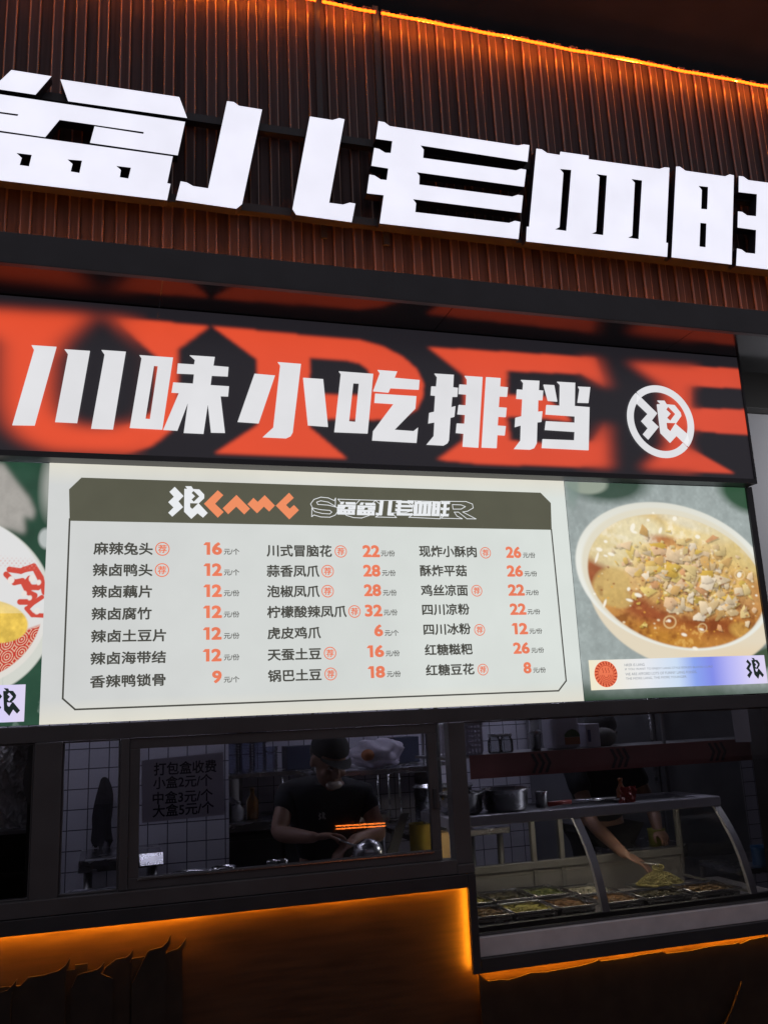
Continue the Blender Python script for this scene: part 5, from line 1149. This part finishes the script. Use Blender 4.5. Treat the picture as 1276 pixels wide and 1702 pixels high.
# cook behind the sliding window : head bowed, right hand forward over the worktop
Hx = at(545, 1265, .62); hc = (Hx[0], .60, Hx[1]+.005)
HRm = Matrix.Rotation(math.radians(14), 3, 'Z') @ Matrix.Rotation(math.radians(28), 3, 'X')
el_ = at(462, 1386, .66); wr_ = at(518, 1392, .44); sh1 = at(478, 1316, .72); sh2 = at(606, 1316, .74); el2 = at(632, 1388, .62); wr2 = at(590, 1396, .42)
nx_ = (sh1[0]+sh2[0])/2
cook, off, w_, HR = person('person in black cap and black t-shirt bending over the worktop behind the sliding window', (nx_, .80), 0.0, .92, (nx_, .76, 1.20), (nx_+.01, .70, 1.335), hc, HRm,
   ((sh2[0], .74, sh2[1]-.02), (el2[0], .64, el2[1]), (wr2[0], .43, wr2[1]), ((-.7, -.5, -.25), (0, .2, -1), (-.3, .75, .0), .55)),
   ((sh1[0], .74, sh1[1]-.02), (el_[0], .66, el_[1]), (wr_[0], .44, wr_[1]), ((1, -.25, .05), (.0, -.3, -1), (.25, -.9, .25), .5)))
ms = MB(off); ms.ell(w_(0, -.092, -.075), (.042, .022, .020), 16, rot=HR).build('mouth_shield', mat('pale_mouth_shield', (.42, .36, .34), .35), cook)
lg_ = MB(off)
k0 = at(530, 1358, .62)
lgy = .628
for q in ([(0, 1), (.5, .8), (.25, .55), (.5, .3), (.15, 0), (0, .15), (.2, .3), (0, .55), (.2, .78)], [(.6, 1), (.9, .95), (1.1, .7), (.9, .5), (1.2, .1), (.95, .05), (.8, .25), (.6, .1)]):
    lg_.prism([[(k0[0]-.0+x*.03, k0[1]-.015+z*.035) for x, z in q]], lgy, lgy+.003)
lg_.build('tshirt_print', mat('faded_white_print', (.22, .22, .22), .8), cook)
lad = thing('ladle', 'thin steel ladle held by the cook over the round pot', 'ladle', (wr_[0]+.08, .40, wr_[1])); off2 = tuple(lad.location)
MB(off2).tube([(wr_[0]+.085, .385, wr_[1]+.0), (wr_[0]+.14, .36, wr_[1]-.025), (wr_[0]+.21, .33, wr_[1]-.055)], .0045, 8).build('handle', STEEL, lad)
MB(off2).lathe([(.001, -.02), (.02, -.014), (.03, 0), (.028, .001), (.018, -.012), (.001, -.017)], (wr_[0]+.235, .32, wr_[1]-.055), 20).build('bowl', STEEL, lad)
# second cook behind the display case
hx = at(1003, 1222, .95); e1 = at(985, 1368, .88); w1 = at(1036, 1419, .50)
HR2 = Matrix.Rotation(math.radians(-20), 3, 'Z') @ Matrix.Rotation(math.radians(24), 3, 'X')
c2x = hx[0]+.02
cook2, off, w2, HRb = person('person in dark clothes behind the display case lifting noodles with one arm', (c2x, 1.12), 0.0, .95, (c2x, 1.08, 1.22), (c2x, 1.04, 1.36), (hx[0], .98, hx[1]), HR2,
   ((c2x+.19, 1.06, 1.27), (c2x+.27, 1.0, 1.02), (c2x+.2, .86, .93), ((-.3, -1, -.2), (0, .2, -1), (-.9, -.2, 0), .4)),
   ((c2x-.18, 1.04, 1.28), (e1[0], .90, e1[1]), (w1[0], .50, w1[1]), ((.75, -.45, -.45), (.1, -.5, -.8), (.5, .6, .1), .75)))
tg = thing('tongs', 'thin steel tongs gripping the lifted noodles', 'tongs', (w1[0]+.06, .45, w1[1]-.04)); off2 = tuple(tg.location)
for dy in (-.009, .009): MB(off2).tube([(w1[0]+.05, .455, w1[1]-.035), (w1[0]+.10, .43+dy, w1[1]-.045), (zt_[0], .40+dy, zt_[1]+.012)], .004, 6).build('arm', STEEL, tg)

# lamps of the opposite stall, seen mirrored in the sliding window
p = ray(558, 1376); t = (5.0-CAM[1])/p[1]; A_ = CAM+t*p; p = ray(640, 1371); t = (5.0-CAM[1])/p[1]; B_ = CAM+t*p
yo = .03-(5.0-.03)
op = thing('opposite_counter', 'unseen dark stall front added across the lane, with two short orange light bars', 'counter', ((A_[0]+B_[0])/2, yo-.2, 0)); off = tuple(op.location)
MB(off).box(-11, 13, yo-.6, yo-.03, 0, .95, .01).build('body', DARKW, op)
MB(off).box(-11, 13, yo-.80, yo-.605, 0, 3.3).build('reflection_backdrop', mat('reflection_backdrop_paint', (.30, .28, .28), .8, var=.1, vscale=1), op)  # unseen wall added so the panes mirror one even tone
for dz in (-.010, .016): MB(off).tube([(A_[0], yo-.012, A_[2]+dz), (B_[0], yo-.012, B_[2]+dz)], .0062, 8).build('light_bar', mat('amber_light_bar', (.3, .1, .02), .4, emit=(1, .22, .03), es=22), op)
